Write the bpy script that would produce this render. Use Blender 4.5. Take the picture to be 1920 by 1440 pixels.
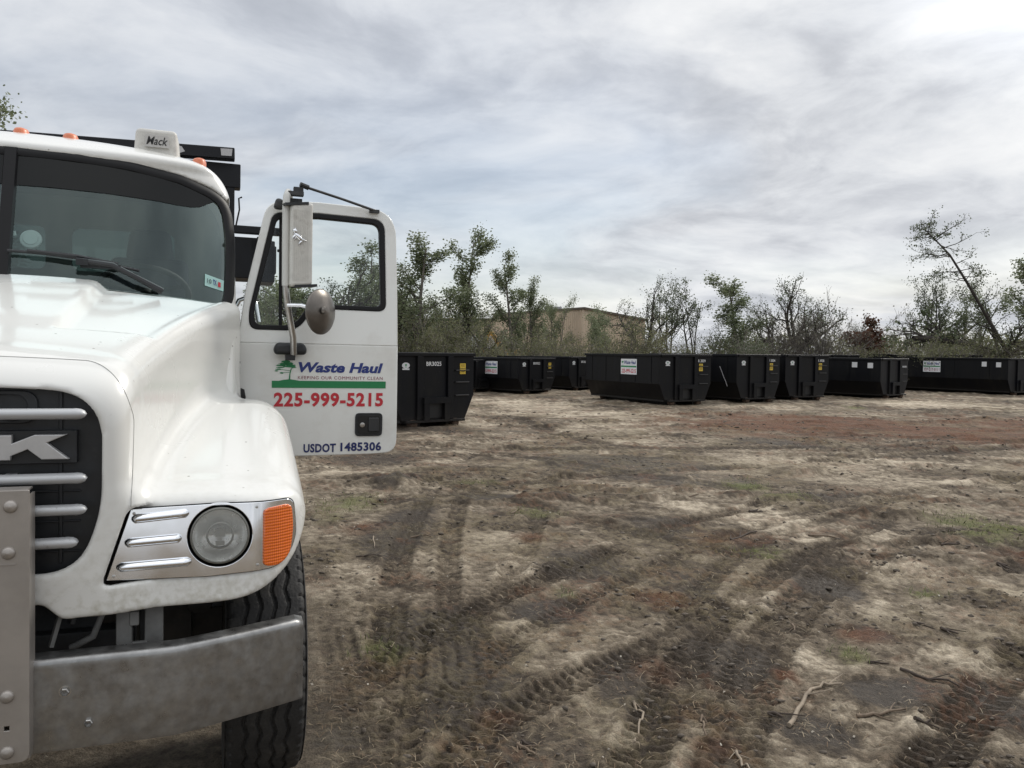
import bpy, bmesh, math, random
import numpy as np
from mathutils import Vector, Matrix

for o in list(bpy.data.objects):
    bpy.data.objects.remove(o, do_unlink=True)
SC = bpy.context.scene
COL = SC.collection
R = math.radians

# ------------------------------------------------------------------ camera
cam_d = bpy.data.cameras.new('camera')
cam_d.sensor_width = 36.0
cam_d.lens = 28.125
cam_d.clip_start = 0.05
cam_d.clip_end = 3000
cam = bpy.data.objects.new('camera', cam_d)
COL.objects.link(cam)
cam.matrix_world = (Matrix.Translation((0, 0, 1.82)) @ Matrix.Rotation(math.pi/2 - 0.040, 4, 'X')
                    @ Matrix.Rotation(0.011, 4, 'Z'))
SC.camera = cam

# ------------------------------------------------------------------ view / world / sun
SC.view_settings.view_transform = 'Standard'
SC.view_settings.look = 'None'
SC.view_settings.exposure = 0.40
SC.view_settings.gamma = 1.0
SUN_EL, SUN_AZ = R(36), R(40)          # azimuth clockwise from +Y (to the right)
SUN_DIR = Vector((math.sin(SUN_AZ)*math.cos(SUN_EL), math.cos(SUN_AZ)*math.cos(SUN_EL), math.sin(SUN_EL)))

world = bpy.data.worlds.new('World')
SC.world = world
world.use_nodes = True
NT = world.node_tree
NT.nodes.clear()

def nd(nt, typ, **kw):
    n = nt.nodes.new(typ)
    for k, v in kw.items():
        if k.startswith('i_'):
            key = k[2:]
            key = int(key) if key.isdigit() else key.replace('_', ' ')
            n.inputs[key].default_value = v
        else:
            setattr(n, k, v)
    return n

def lk(nt, a, b):
    nt.links.new(a, b)

def math_n(nt, op, a, b=None, c=None, clamp=False):
    n = nt.nodes.new('ShaderNodeMath'); n.operation = op; n.use_clamp = clamp
    for i, x in enumerate((a, b, c)):
        if x is None: continue
        if isinstance(x, (int, float)): n.inputs[i].default_value = x
        else: nt.links.new(x, n.inputs[i])
    return n.outputs[0]

def mix_col(nt, fac, a, b, typ='MIX'):
    n = nt.nodes.new('ShaderNodeMix'); n.data_type = 'RGBA'; n.blend_type = typ
    for s, x in ((n.inputs[0], fac), (n.inputs[6], a), (n.inputs[7], b)):
        if isinstance(x, (int, float)): s.default_value = x
        elif isinstance(x, tuple): s.default_value = x if len(x) == 4 else (*x, 1)
        else: nt.links.new(x, s)
    return n.outputs[2]

def ramp(nt, fac, stops, interp='LINEAR'):
    n = nt.nodes.new('ShaderNodeValToRGB'); cr = n.color_ramp; cr.interpolation = interp
    while len(cr.elements) < len(stops): cr.elements.new(0.5)
    for e, (p, c) in zip(cr.elements, stops):
        e.position = p
        e.color = (c, c, c, 1) if isinstance(c, (int, float)) else (*c, 1)
    nt.links.new(fac, n.inputs[0])
    return n.outputs[0]

def build_sky():
    nt = NT
    tc = nd(nt, 'ShaderNodeTexCoord')
    nrm = nd(nt, 'ShaderNodeVectorMath', operation='NORMALIZE'); lk(nt, tc.outputs['Generated'], nrm.inputs[0])
    sep = nd(nt, 'ShaderNodeSeparateXYZ'); lk(nt, nrm.outputs[0], sep.inputs[0])
    z = math_n(nt, 'MAXIMUM', sep.outputs[2], 0.0)
    zz = math_n(nt, 'ADD', z, 0.24)
    px = math_n(nt, 'DIVIDE', sep.outputs[0], zz)
    py = math_n(nt, 'DIVIDE', sep.outputs[1], zz)
    cmb = nd(nt, 'ShaderNodeCombineXYZ'); lk(nt, px, cmb.inputs[0]); lk(nt, py, cmb.inputs[1])
    rot = nd(nt, 'ShaderNodeMapping'); rot.inputs['Rotation'].default_value = (0, 0, R(-24))
    rot.inputs['Scale'].default_value = (0.95, 1.15, 1); rot.inputs['Location'].default_value = (40.1, 17.7, 0)
    lk(nt, cmb.outputs[0], rot.inputs[0])
    warp = nd(nt, 'ShaderNodeTexNoise', i_Scale=0.7, i_Detail=3.0); lk(nt, rot.outputs[0], warp.inputs['Vector'])
    wv = nd(nt, 'ShaderNodeVectorMath', operation='MULTIPLY_ADD')
    lk(nt, warp.outputs['Color'], wv.inputs[0]); wv.inputs[1].default_value = (0.9, 0.9, 0.9); lk(nt, rot.outputs[0], wv.inputs[2])
    n1 = nd(nt, 'ShaderNodeTexNoise', i_Scale=1.7, i_Detail=9.0, i_Roughness=0.55); lk(nt, wv.outputs[0], n1.inputs['Vector'])
    n2 = nd(nt, 'ShaderNodeTexNoise', i_Scale=5.2, i_Detail=8.0, i_Roughness=0.6); lk(nt, wv.outputs[0], n2.inputs['Vector'])
    n3 = nd(nt, 'ShaderNodeTexNoise', i_Scale=0.33, i_Detail=2.0); lk(nt, rot.outputs[0], n3.inputs['Vector'])
    t = math_n(nt, 'ADD', math_n(nt, 'MULTIPLY', n1.outputs[0], 0.60), math_n(nt, 'MULTIPLY', n2.outputs[0], 0.36))
    t = math_n(nt, 'ADD', t, math_n(nt, 'MULTIPLY', n3.outputs[0], 0.06))
    cloud = ramp(nt, t, [(0.36, (0.36, 0.375, 0.405)), (0.435, (0.43, 0.445, 0.475)), (0.505, (0.52, 0.535, 0.56)),
                         (0.575, (0.595, 0.605, 0.62)), (0.67, (0.67, 0.675, 0.68))])
    # thin blue gaps of clear sky, low down
    sky = nd(nt, 'ShaderNodeTexSky', sky_type='NISHITA')
    sky.sun_disc = False; sky.sun_elevation = SUN_EL; sky.sun_rotation = SUN_AZ
    skc = nd(nt, 'ShaderNodeVectorMath', operation='SCALE'); lk(nt, sky.outputs[0], skc.inputs[0]); skc.inputs['Scale'].default_value = 0.07
    gap = nd(nt, 'ShaderNodeTexNoise', i_Scale=0.9, i_Detail=4.0)
    gm = nd(nt, 'ShaderNodeMapping'); gm.inputs['Location'].default_value = (11, 4, 2); lk(nt, wv.outputs[0], gm.inputs[0]); lk(nt, gm.outputs[0], gap.inputs['Vector'])
    low = ramp(nt, z, [(0.0, 0.15), (0.05, 0.7), (0.20, 0.8), (0.33, 0.3), (0.5, 0.0)])
    gf = math_n(nt, 'MULTIPLY', ramp(nt, gap.outputs[0], [(0.42, 0.0), (0.62, 0.62)]), low)
    c = mix_col(nt, gf, cloud, skc.outputs[0])
    # the dome brightens towards the zenith (overcast sky) and around the veiled sun
    up = ramp(nt, z, [(0.0, 0.36), (0.25, 0.355), (0.42, 0.365), (0.75, 0.50), (1.0, 0.62)])
    dot = nd(nt, 'ShaderNodeVectorMath', operation='DOT_PRODUCT'); lk(nt, nrm.outputs[0], dot.inputs[0])
    ga, ge = R(33), R(25)
    dot.inputs[1].default_value = (math.sin(ga)*math.cos(ge), math.cos(ga)*math.cos(ge), math.sin(ge))
    g = math_n(nt, 'POWER', math_n(nt, 'MAXIMUM', dot.outputs['Value'], 0.0), 150.0)
    mult = math_n(nt, 'ADD', math_n(nt, 'MULTIPLY', up, 3.0), math_n(nt, 'MULTIPLY', g, 0.75))
    fin = nd(nt, 'ShaderNodeVectorMath', operation='SCALE'); lk(nt, c, fin.inputs[0]); lk(nt, mult, fin.inputs['Scale'])
    bg = nd(nt, 'ShaderNodeBackground'); lk(nt, fin.outputs[0], bg.inputs[0]); bg.inputs[1].default_value = 1.0
    out = nd(nt, 'ShaderNodeOutputWorld'); lk(nt, bg.outputs[0], out.inputs[0])
build_sky()

sun_d = bpy.data.lights.new('sun', 'SUN')
sun_d.energy = 1.5
sun_d.angle = R(14)
sun_d.color = (1.0, 0.94, 0.85)
sun = bpy.data.objects.new('sun', sun_d)
COL.objects.link(sun)
sun.rotation_euler = (-SUN_DIR).to_track_quat('-Z', 'Y').to_euler()

# ------------------------------------------------------------------ materials
MATS = {}
def pbr(name, col, rough=0.5, metal=0.0, coat=0.0, var=0.0, vscale=8.0, bump=0.0, bscale=60.0, spec=0.5, stain=None, sscale=3.0, samt=0.5, slo=0.55, shi=0.7, rvar=0.0):
    m = bpy.data.materials.new(name); m.use_nodes = True
    nt = m.node_tree; b = nt.nodes['Principled BSDF']
    b.inputs['Roughness'].default_value = rough
    b.inputs['Metallic'].default_value = metal
    b.inputs['Coat Weight'].default_value = coat
    b.inputs['Coat Roughness'].default_value = 0.10
    b.inputs['Specular IOR Level'].default_value = spec
    c = (*col, 1)
    if var or stain or bump or rvar:
        tc = nd(nt, 'ShaderNodeTexCoord')
        src = (*col, 1)
        if var:
            n = nd(nt, 'ShaderNodeTexNoise', i_Scale=vscale, i_Detail=6.0, i_Roughness=0.6); lk(nt, tc.outputs['Object'], n.inputs['Vector'])
            dk = tuple(x*(1-var) for x in col); lt = tuple(min(1, x*(1+var)) for x in col)
            src = ramp(nt, n.outputs[0], [(0.3, dk), (0.7, lt)])
        if stain:
            n = nd(nt, 'ShaderNodeTexNoise', i_Scale=sscale, i_Detail=8.0, i_Roughness=0.65); lk(nt, tc.outputs['Object'], n.inputs['Vector'])
            f = math_n(nt, 'MULTIPLY', ramp(nt, n.outputs[0], [(slo, 0.0), (shi, 1.0)]), samt)
            src = mix_col(nt, f, src, stain)
        if not isinstance(src, tuple): lk(nt, src, b.inputs['Base Color'])
        else: b.inputs['Base Color'].default_value = src
        if bump:
            n = nd(nt, 'ShaderNodeTexNoise', i_Scale=bscale, i_Detail=4.0); lk(nt, tc.outputs['Object'], n.inputs['Vector'])
            bp = nd(nt, 'ShaderNodeBump', i_Strength=bump, i_Distance=0.01); lk(nt, n.outputs[0], bp.inputs['Height']); lk(nt, bp.outputs[0], b.inputs['Normal'])
        if rvar:
            n = nd(nt, 'ShaderNodeTexNoise', i_Scale=vscale*0.7, i_Detail=6.0); lk(nt, tc.outputs['Object'], n.inputs['Vector'])
            r = ramp(nt, n.outputs[0], [(0.3, max(0.02, rough-rvar)), (0.7, min(1, rough+rvar))]); lk(nt, r, b.inputs['Roughness'])
    else:
        b.inputs['Base Color'].default_value = c
    MATS[name] = m
    return m

def glass(name, tint, rough=0.0, refl=1.0, ior=1.5, gcol=(1, 1, 1)):
    m = bpy.data.materials.new(name); m.use_nodes = True
    nt = m.node_tree; nt.nodes.clear()
    tr = nd(nt, 'ShaderNodeBsdfTransparent'); tr.inputs[0].default_value = (*tint, 1)
    gl = nd(nt, 'ShaderNodeBsdfGlossy'); gl.inputs['Roughness'].default_value = rough; gl.inputs['Color'].default_value = (*gcol, 1)
    fr = nd(nt, 'ShaderNodeFresnel', i_IOR=ior)
    f = math_n(nt, 'MULTIPLY', fr.outputs[0], refl, clamp=True)
    mx = nd(nt, 'ShaderNodeMixShader'); lk(nt, f, mx.inputs[0]); lk(nt, tr.outputs[0], mx.inputs[1]); lk(nt, gl.outputs[0], mx.inputs[2])
    out = nd(nt, 'ShaderNodeOutputMaterial'); lk(nt, mx.outputs[0], out.inputs[0])
    MATS[name] = m
    return m

def white_paint():
    m = pbr('white_paint', (0.74, 0.74, 0.71), 0.30, coat=0.6, rvar=0.06, vscale=3)
    nt = m.node_tree; b = nt.nodes['Principled BSDF']
    tc = nd(nt, 'ShaderNodeTexCoord')
    vor = nd(nt, 'ShaderNodeTexVoronoi', i_Scale=15.0); lk(nt, tc.outputs['Object'], vor.inputs['Vector'])
    nz = nd(nt, 'ShaderNodeTexNoise', i_Scale=4.0, i_Detail=4.0); lk(nt, tc.outputs['Object'], nz.inputs['Vector'])
    n2 = nd(nt, 'ShaderNodeTexNoise', i_Scale=42.0, i_Detail=3.0); lk(nt, tc.outputs['Object'], n2.inputs['Vector'])
    sp = math_n(nt, 'MULTIPLY', ramp(nt, vor.outputs['Distance'], [(0.05, 1.0), (0.085, 0.0)]), ramp(nt, nz.outputs[0], [(0.47, 0.0), (0.58, 0.75)]))
    sep = nd(nt, 'ShaderNodeSeparateXYZ'); lk(nt, tc.outputs['Object'], sep.inputs[0])
    lowm = ramp(nt, math_n(nt, 'DIVIDE', sep.outputs[2], 2.0), [(0.36, 1.0), (0.43, 0.45), (0.62, 0.0)])
    grime = math_n(nt, 'MULTIPLY', ramp(nt, math_n(nt, 'ADD', math_n(nt, 'MULTIPLY', nz.outputs[0], 0.4), math_n(nt, 'MULTIPLY', n2.outputs[0], 0.6)), [(0.44, 0.03), (0.66, 0.75)]), lowm)
    c = mix_col(nt, grime, (0.74, 0.74, 0.71, 1), (0.40, 0.38, 0.30, 1))
    c = mix_col(nt, sp, c, (0.16, 0.13, 0.10, 1))
    lk(nt, c, b.inputs['Base Color'])
    return m
white_paint()
pbr('door_paint', (0.83, 0.84, 0.81), 0.35, coat=0.5, stain=(.52, .48, .42), sscale=5, samt=.35, slo=.52, shi=.8)
pbr('steel', (0.34, 0.34, 0.335), 0.38, metal=0.88, var=0.15, vscale=34, rvar=0.12, stain=(0.16, 0.15, 0.14), sscale=9, samt=0.5, slo=.5, shi=.75)
pbr('plate_steel', (0.42, 0.39, 0.36), 0.5, metal=0.7, var=0.12, vscale=6, rvar=0.08, stain=(0.3, 0.27, 0.24), sscale=5, samt=0.5)
pbr('chrome', (0.84, 0.86, 0.89), 0.10, metal=1.0, rvar=0.05, vscale=9)
pbr('dull_chrome', (0.50, 0.49, 0.47), 0.30, metal=0.9, var=0.15, vscale=20, stain=(0.2, 0.17, 0.14), sscale=12, samt=0.5)
pbr('bar_silver', (0.50, 0.51, 0.52), 0.45, metal=0.35, stain=(0.12, 0.11, 0.1), sscale=30, samt=0.6, slo=0.64, shi=0.72)
pbr('black_plastic', (0.018, 0.020, 0.023), 0.42, var=0.3, vscale=12, stain=(0.06, 0.06, 0.06), sscale=25, samt=0.4, slo=0.6, shi=0.75)
pbr('black_rubber', (0.007, 0.007, 0.008), 0.5, spec=0.3)
pbr('bracket_grey', (0.15, 0.15, 0.145), 0.6, var=0.3, vscale=12)
pbr('dark_chassis', (0.038, 0.040, 0.042), 0.6, var=0.4, vscale=9, stain=(0.08, 0.075, 0.065), sscale=10, samt=0.5)
pbr('tyre_rubber', (0.026, 0.025, 0.024), 0.75, var=0.3, vscale=14, bump=0.3, bscale=90, stain=(0.11, 0.10, 0.085), sscale=10, samt=0.35, slo=0.5)
pbr('black_steel', (0.007, 0.008, 0.011), 0.45, var=0.3, vscale=4, spec=0.3)
pbr('marker_orange', (0.72, 0.22, 0.11), 0.35)
pbr('white_plastic', (0.62, 0.61, 0.57), 0.5, var=0.12, vscale=14, stain=(0.3, 0.28, 0.25), sscale=14, samt=0.5)
pbr('blue_ink', (0.025, 0.045, 0.21), 0.5)
pbr('navy_ink', (0.018, 0.028, 0.13), 0.5)
pbr('red_ink', (0.55, 0.03, 0.045), 0.5)
pbr('maroon_ink', (0.22, 0.03, 0.06), 0.5)
pbr('green_ink', (0.02, 0.22, 0.08), 0.5)
pbr('white_ink', (0.78, 0.79, 0.79), 0.5)
pbr('black_ink', (0.01, 0.01, 0.01), 0.5)
pbr('yellow_sign', (0.66, 0.46, 0.05), 0.5)
pbr('sign_white', (0.72, 0.74, 0.76), 0.45, var=0.05)
pbr('sticker_teal', (0.42, 0.66, 0.62), 0.4)
pbr('interior_dark', (0.022, 0.024, 0.024), 0.7)
pbr('interior_grey', (0.17, 0.20, 0.19), 0.75)
pbr('seat_cloth', (0.035, 0.042, 0.055), 0.85)
pbr('rust', (0.10, 0.065, 0.045), 0.8, var=0.3, vscale=20)
glass('windshield_glass', (0.60, 0.68, 0.66), 0.0, 1.8, gcol=(0.80, 0.97, 0.95))
glass('rear_glass', (0.20, 0.25, 0.24), 0.0, 1.0)
glass('door_glass', (0.95, 0.97, 0.96), 0.0, 0.4)
def lens_mat():
    m = pbr('lamp_glass', (0.70, 0.71, 0.68), 0.08, coat=0.5)
    m.node_tree.nodes['Principled BSDF'].inputs['Alpha'].default_value = 0.16
lens_mat()

# ------------------------------------------------------------------ object helpers
def tag(o, label=None, cat=None, group=None, kind=None):
    if label: o['label'] = label
    if cat: o['category'] = cat
    if group: o['group'] = group
    if kind: o['kind'] = kind
    return o

def empty(name, loc=(0, 0, 0), rz=0.0):
    o = bpy.data.objects.new(name, None); COL.objects.link(o)
    o.location = loc; o.rotation_euler = (0, 0, rz); o.empty_display_size = 0.3
    return o

def link_mesh(name, me, parent=None, mats=None, smooth=None):
    o = bpy.data.objects.new(name, me); COL.objects.link(o)
    if parent is not None: o.parent = parent
    if mats:
        for m in mats: me.materials.append(MATS[m] if isinstance(m, str) else m)
    if smooth is not None:
        me.polygons.foreach_set('use_smooth', [True]*len(me.polygons))
        if smooth < 180:
            me.set_sharp_from_angle(angle=R(smooth))
    return o

class MB:
    """collects shapes, links them as one mesh object"""
    def __init__(s): s.v = []; s.f = []; s.m = []
    def add(s, vs, fs, mi=0, M=None):
        b = len(s.v)
        for p in vs:
            p = Vector(p)
            if M is not None: p = M @ p
            s.v.append(tuple(p))
        for f in fs: s.f.append(tuple(i+b for i in f)); s.m.append(mi)
        return s
    def box(s, c, d, mi=0, M=None, taper=1.0):
        x, y, z = (d[0]/2, d[1]/2, d[2]/2)
        vs = [(c[0]+sx*x*(taper if sz > 0 else 1), c[1]+sy*y*(taper if sz > 0 else 1), c[2]+sz*z) for sz in (-1, 1) for sy in (-1, 1) for sx in (-1, 1)]
        fs = [(0, 2, 3, 1), (4, 5, 7, 6), (0, 1, 5, 4), (2, 6, 7, 3), (0, 4, 6, 2), (1, 3, 7, 5)]
        return s.add(vs, fs, mi, M)
    def bar(s, a, b, w, h, mi=0, up=(0, 0, 1)):
        a = Vector(a); b = Vector(b); d = (b-a); L = d.length; d.normalize()
        x = d.cross(Vector(up)); x.normalize(); z = x.cross(d)
        M = Matrix(((x.x, d.x, z.x, (a.x+b.x)/2), (x.y, d.y, z.y, (a.y+b.y)/2), (x.z, d.z, z.z, (a.z+b.z)/2), (0, 0, 0, 1)))
        return s.box((0, 0, 0), (w, L, h), mi, M)
    def tube(s, pts, rad, n=8, mi=0, caps=True):
        pts = [Vector(p) for p in pts]
        if not hasattr(rad, '__len__'): rad = [rad]*len(pts)
        vs = []; fs = []; x = None
        for i, p in enumerate(pts):
            t = (pts[min(i+1, len(pts)-1)] - pts[max(i-1, 0)]).normalized()
            if x is None:
                x = t.cross(Vector((0, 0, 1)) if abs(t.z) < .9 else Vector((1, 0, 0))).normalized()
            else:
                x = (x - t*x.dot(t)).normalized()
            y = t.cross(x)
            for k in range(n):
                a = 2*math.pi*k/n
                vs.append(p + (x*math.cos(a)+y*math.sin(a))*rad[i])
        for i in range(len(pts)-1):
            for k in range(n):
                a = i*n+k; b = i*n+(k+1) % n
                fs.append((a, b, b+n, a+n))
        if caps:
            fs.append(tuple(range(n-1, -1, -1))); fs.append(tuple(range((len(pts)-1)*n, len(pts)*n)))
        return s.add(vs, fs, mi)
    def lathe(s, prof, n=32, mi=0, M=None, caps=False):
        """prof: (radius, height along z)"""
        vs = []; fs = []
        for r, h in prof:
            for k in range(n):
                a = 2*math.pi*k/n; vs.append((r*math.cos(a), r*math.sin(a), h))
        for i in range(len(prof)-1):
            for k in range(n):
                a = i*n+k; b = i*n+(k+1) % n
                fs.append((a, b, b+n, a+n))
        if caps and prof[0][0] > 1e-6: fs.append(tuple(range(n-1, -1, -1)))
        if caps and prof[-1][0] > 1e-6: fs.append(tuple(range((len(prof)-1)*n, len(prof)*n)))
        return s.add(vs, fs, mi, M)
    def prism(s, poly, z0, z1, mi=0, M=None):
        n = len(poly)
        vs = [(x, y, z0) for x, y in poly]+[(x, y, z1) for x, y in poly]
        fs = [tuple(range(n-1, -1, -1)), tuple(range(n, 2*n))]+[(i, (i+1) % n, n+(i+1) % n, n+i) for i in range(n)]
        return s.add(vs, fs, mi, M)
    def mesh(s, me, mi=0, M=None):
        return s.add([v.co for v in me.vertices], [tuple(p.vertices) for p in me.polygons], mi, M)
    def build(s, name, mats, parent=None, smooth=None, bev=0.0, seg=2):
        me = bpy.data.meshes.new(name)
        me.from_pydata(s.v, [], s.f)
        if any(s.m): me.polygons.foreach_set('material_index', s.m)
        me.update()
        bm = bmesh.new(); bm.from_mesh(me); bmesh.ops.recalc_face_normals(bm, faces=bm.faces); bm.to_mesh(me); bm.free()
        if not isinstance(mats, (list, tuple)): mats = [mats]
        o = link_mesh(name, me, parent, mats, smooth)
        if bev:
            md = o.modifiers.new('bevel', 'BEVEL'); md.width = bev; md.segments = seg; md.limit_method = 'ANGLE'; md.angle_limit = R(40)
            me.polygons.foreach_set('use_smooth', [True]*len(me.polygons))
            md.harden_normals = True
        return o

def frame(o, x, y):
    """matrix taking 2-D (x, y) with z towards x cross y to a plane in space"""
    x = Vector(x).normalized(); y = Vector(y).normalized(); z = x.cross(y)
    return Matrix(((x.x, y.x, z.x, o[0]), (x.y, y.y, z.y, o[1]), (x.z, y.z, z.z, o[2]), (0, 0, 0, 1)))

def curve_to_mesh(cu):
    ob = bpy.data.objects.new('tmp', cu); COL.objects.link(ob)
    dg = bpy.context.evaluated_depsgraph_get(); dg.update()
    me = bpy.data.meshes.new_from_object(ob.evaluated_get(dg))
    bpy.data.objects.remove(ob, do_unlink=True)
    return me

def plate_mesh(outlines, thick, bevel=0.0, z=0.0, bres=2):
    cu = bpy.data.curves.new('plate', 'CURVE'); cu.dimensions = '2D'; cu.fill_mode = 'BOTH'
    for pts in outlines:
        sp = cu.splines.new('POLY'); sp.points.add(len(pts)-1); sp.use_cyclic_u = True
        for p, (x, y) in zip(sp.points, pts): p.co = (x, y, 0, 1)
    cu.extrude = max(0.0, thick/2-bevel); cu.bevel_depth = bevel; cu.offset = -bevel; cu.bevel_resolution = bres
    me = curve_to_mesh(cu)
    bpy.data.curves.remove(cu)
    for v in me.vertices: v.co.z += z
    return me

def round_poly(pts, r=0.05, n=6):
    """round every corner of a polygon; r may be a list"""
    out = []; N = len(pts)
    for i, p in enumerate(pts):
        rr = r[i] if hasattr(r, '__len__') else r
        p = Vector((p[0], p[1])); a = Vector(pts[i-1][:2]) - p; b = Vector(pts[(i+1) % N][:2]) - p
        if rr <= 0: out.append((p.x, p.y)); continue
        d = min(rr, a.length*.49, b.length*.49)
        a = p + a.normalized()*d; b = p + b.normalized()*d
        for k in range(n+1):
            t = k/n; q = a*(1-t)**2 + p*2*t*(1-t) + b*t*t
            out.append((q.x, q.y))
    return out

_tc = {}
def text_mesh(s, bold=0.0, shear=0.0, spacing=1.0):
    key = (s, bold, shear, spacing)
    if key in _tc: return _tc[key]
    cu = bpy.data.curves.new('t', 'FONT'); cu.body = s; cu.size = 1.0; cu.offset = bold; cu.shear = shear
    cu.space_character = spacing; cu.resolution_u = 3; cu.fill_mode = 'FRONT'; cu.extrude = 0.0
    me = curve_to_mesh(cu); bpy.data.curves.remove(cu)
    vs = [(v.co.x, v.co.y) for v in me.vertices]; fs = [tuple(p.vertices) for p in me.polygons]
    x0 = min(v[0] for v in vs); x1 = max(v[0] for v in vs); y0 = min(v[1] for v in vs); y1 = max(v[1] for v in vs)
    vs = [((x-x0)/(x1-x0), (y-y0)/(y1-y0)) for x, y in vs]
    _tc[key] = (vs, fs)
    return _tc[key]

def put_text(mb, s, x0, x1, y0, y1, mi=0, M=None, bold=0.0, shear=0.0, z=0.0, spacing=1.0):
    vs, fs = text_mesh(s, bold, shear, spacing)
    mb.add([(x0+(x1-x0)*a, y0+(y1-y0)*b, z) for a, b in vs], fs, mi, M)

# ------------------------------------------------------------------ numpy noise
def _h(ix, iy, seed):
    n = (ix.astype(np.int64)*374761393 + iy.astype(np.int64)*668265263 + seed*1442695041) & 0x7fffffff
    n = ((n ^ (n >> 13))*1274126177) & 0x7fffffff
    return ((n ^ (n >> 16)) & 0xffff)/65535.0
def vnoise(x, y, seed=0):
    ix = np.floor(x); iy = np.floor(y); fx = x-ix; fy = y-iy
    fx = fx*fx*fx*(fx*(fx*6-15)+10); fy = fy*fy*fy*(fy*(fy*6-15)+10)
    a = _h(ix, iy, seed); b = _h(ix+1, iy, seed); c = _h(ix, iy+1, seed); d = _h(ix+1, iy+1, seed)
    return (a*(1-fx)+b*fx)*(1-fy)+(c*(1-fx)+d*fx)*fy
def fbm(x, y, seed=0, oct=5, gain=0.5):
    s = np.zeros_like(x); a = 1.0; t = 0.0
    for i in range(oct):
        ca, sa = math.cos(1.1*i+.3), math.sin(1.1*i+.3)
        s += a*vnoise((x*ca-y*sa)*2**i+13.7*i, (x*sa+y*ca)*2**i-7.1*i, seed+i); t += a; a *= gain
    return s/t
def sstep(a, b, x):
    t = np.clip((x-a)/(b-a), 0, 1); return t*t*(3-2*t)

def smax(a, b, k):
    h = np.clip(k-np.abs(a-b), 0, None)/k
    return np.maximum(a, b)+h*h*k*0.25
def smin(a, b, k): return -smax(-a, -b, k)

def sdf_mesh(fn, lo, hi, h, newton=3):
    """surface nets over fn(u, v, w) = 0, vertices pulled exactly onto the surface"""
    ax = [np.arange(lo[i], hi[i]+h*.5, h) for i in range(3)]
    F = fn(ax[0][:, None, None], ax[1][None, :, None], ax[2][None, None, :]).astype(np.float32)
    S = F < 0
    nx, ny, nz = F.shape
    cnt = np.zeros((nx-1, ny-1, nz-1), np.int8)
    for i in (0, 1):
        for j in (0, 1):
            for k in (0, 1):
                cnt += S[i:nx-1+i, j:ny-1+j, k:nz-1+k]
    act = (cnt > 0) & (cnt < 8)
    I, J, K = np.nonzero(act)
    idx = -np.ones(act.shape, np.int64); idx[I, J, K] = np.arange(len(I))
    acc = np.zeros((len(I), 3)); num = np.zeros(len(I))
    cs = [(i, j, k) for i in (0, 1) for j in (0, 1) for k in (0, 1)]
    for a in cs:
        for b in cs:
            d = (b[0]-a[0], b[1]-a[1], b[2]-a[2])
            if sorted(d) != [0, 0, 1]: continue
            fa = F[I+a[0], J+a[1], K+a[2]]; fb = F[I+b[0], J+b[1], K+b[2]]
            cr = (fa < 0) != (fb < 0)
            t = np.where(cr, fa/np.where(cr, fa-fb, 1), 0)
            for q in range(3): acc[:, q] += np.where(cr, a[q]+d[q]*t, 0)
            num += cr
    P = acc/num[:, None]
    cell = np.stack([ax[0][I], ax[1][J], ax[2][K]], 1)
    P = cell + P*h
    P0 = P.copy(); e = h*0.08
    ev = lambda p: fn(p[:, 0], p[:, 1], p[:, 2])
    for it in range(newton):
        f = ev(P)
        g = np.stack([(ev(P+np.eye(3)[q]*e)-ev(P-np.eye(3)[q]*e))/(2*e) for q in range(3)], 1)
        P = P - g*(f/np.maximum((g*g).sum(1), .05))[:, None]
        P = P0 + np.clip(P-P0, -h*.7, h*.7)
    quads = []
    for axis in range(3):
        o = [(axis+1) % 3, (axis+2) % 3]
        sl0 = [slice(None)]*3; sl1 = [slice(None)]*3
        sl0[axis] = slice(0, -1); sl1[axis] = slice(1, None)
        A = S[tuple(sl0)]; B = S[tuple(sl1)]
        cross = A != B
        E = np.argwhere(cross)
        m = np.ones(len(E), bool)
        for q in o: m &= (E[:, q] > 0) & (E[:, q] < F.shape[q]-1)
        E = E[m]
        ins = A[tuple(E.T)]
        def at(d0, d1):
            c = E.copy(); c[:, o[0]] += d0; c[:, o[1]] += d1
            return idx[tuple(c.T)]
        q = np.stack([at(-1, -1), at(0, -1), at(0, 0), at(-1, 0)], 1)
        q[~ins] = q[~ins][:, ::-1]
        quads.append(q[(q >= 0).all(1)])
    return P, np.concatenate(quads)

def np_mesh(name, P, Q):
    me = bpy.data.meshes.new(name)
    P = np.asarray(P, np.float32); Q = np.asarray(Q, np.int32); k = Q.shape[1]
    me.vertices.add(len(P)); me.vertices.foreach_set('co', P.ravel())
    me.loops.add(Q.size); me.loops.foreach_set('vertex_index', Q.ravel())
    me.polygons.add(len(Q)); me.polygons.foreach_set('loop_start', np.arange(len(Q), dtype=np.int32)*k)
    try: me.polygons.foreach_set('loop_total', np.full(len(Q), k, np.int32))
    except Exception: pass
    me.update(calc_edges=True); me.validate()
    return me
# ================================================================== TRUCK
truck = empty('dump_truck', (-1.885, 2.4, 0.20))
truck.rotation_euler = (0, 0.011, R(20))
tag(truck, 'white heavy truck parked close by with its driver door swung open', 'truck')

def vws(a, w): return 1.30 + 0.27*np.abs(a)**2.2 + 0.30*(w-1.95)

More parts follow.
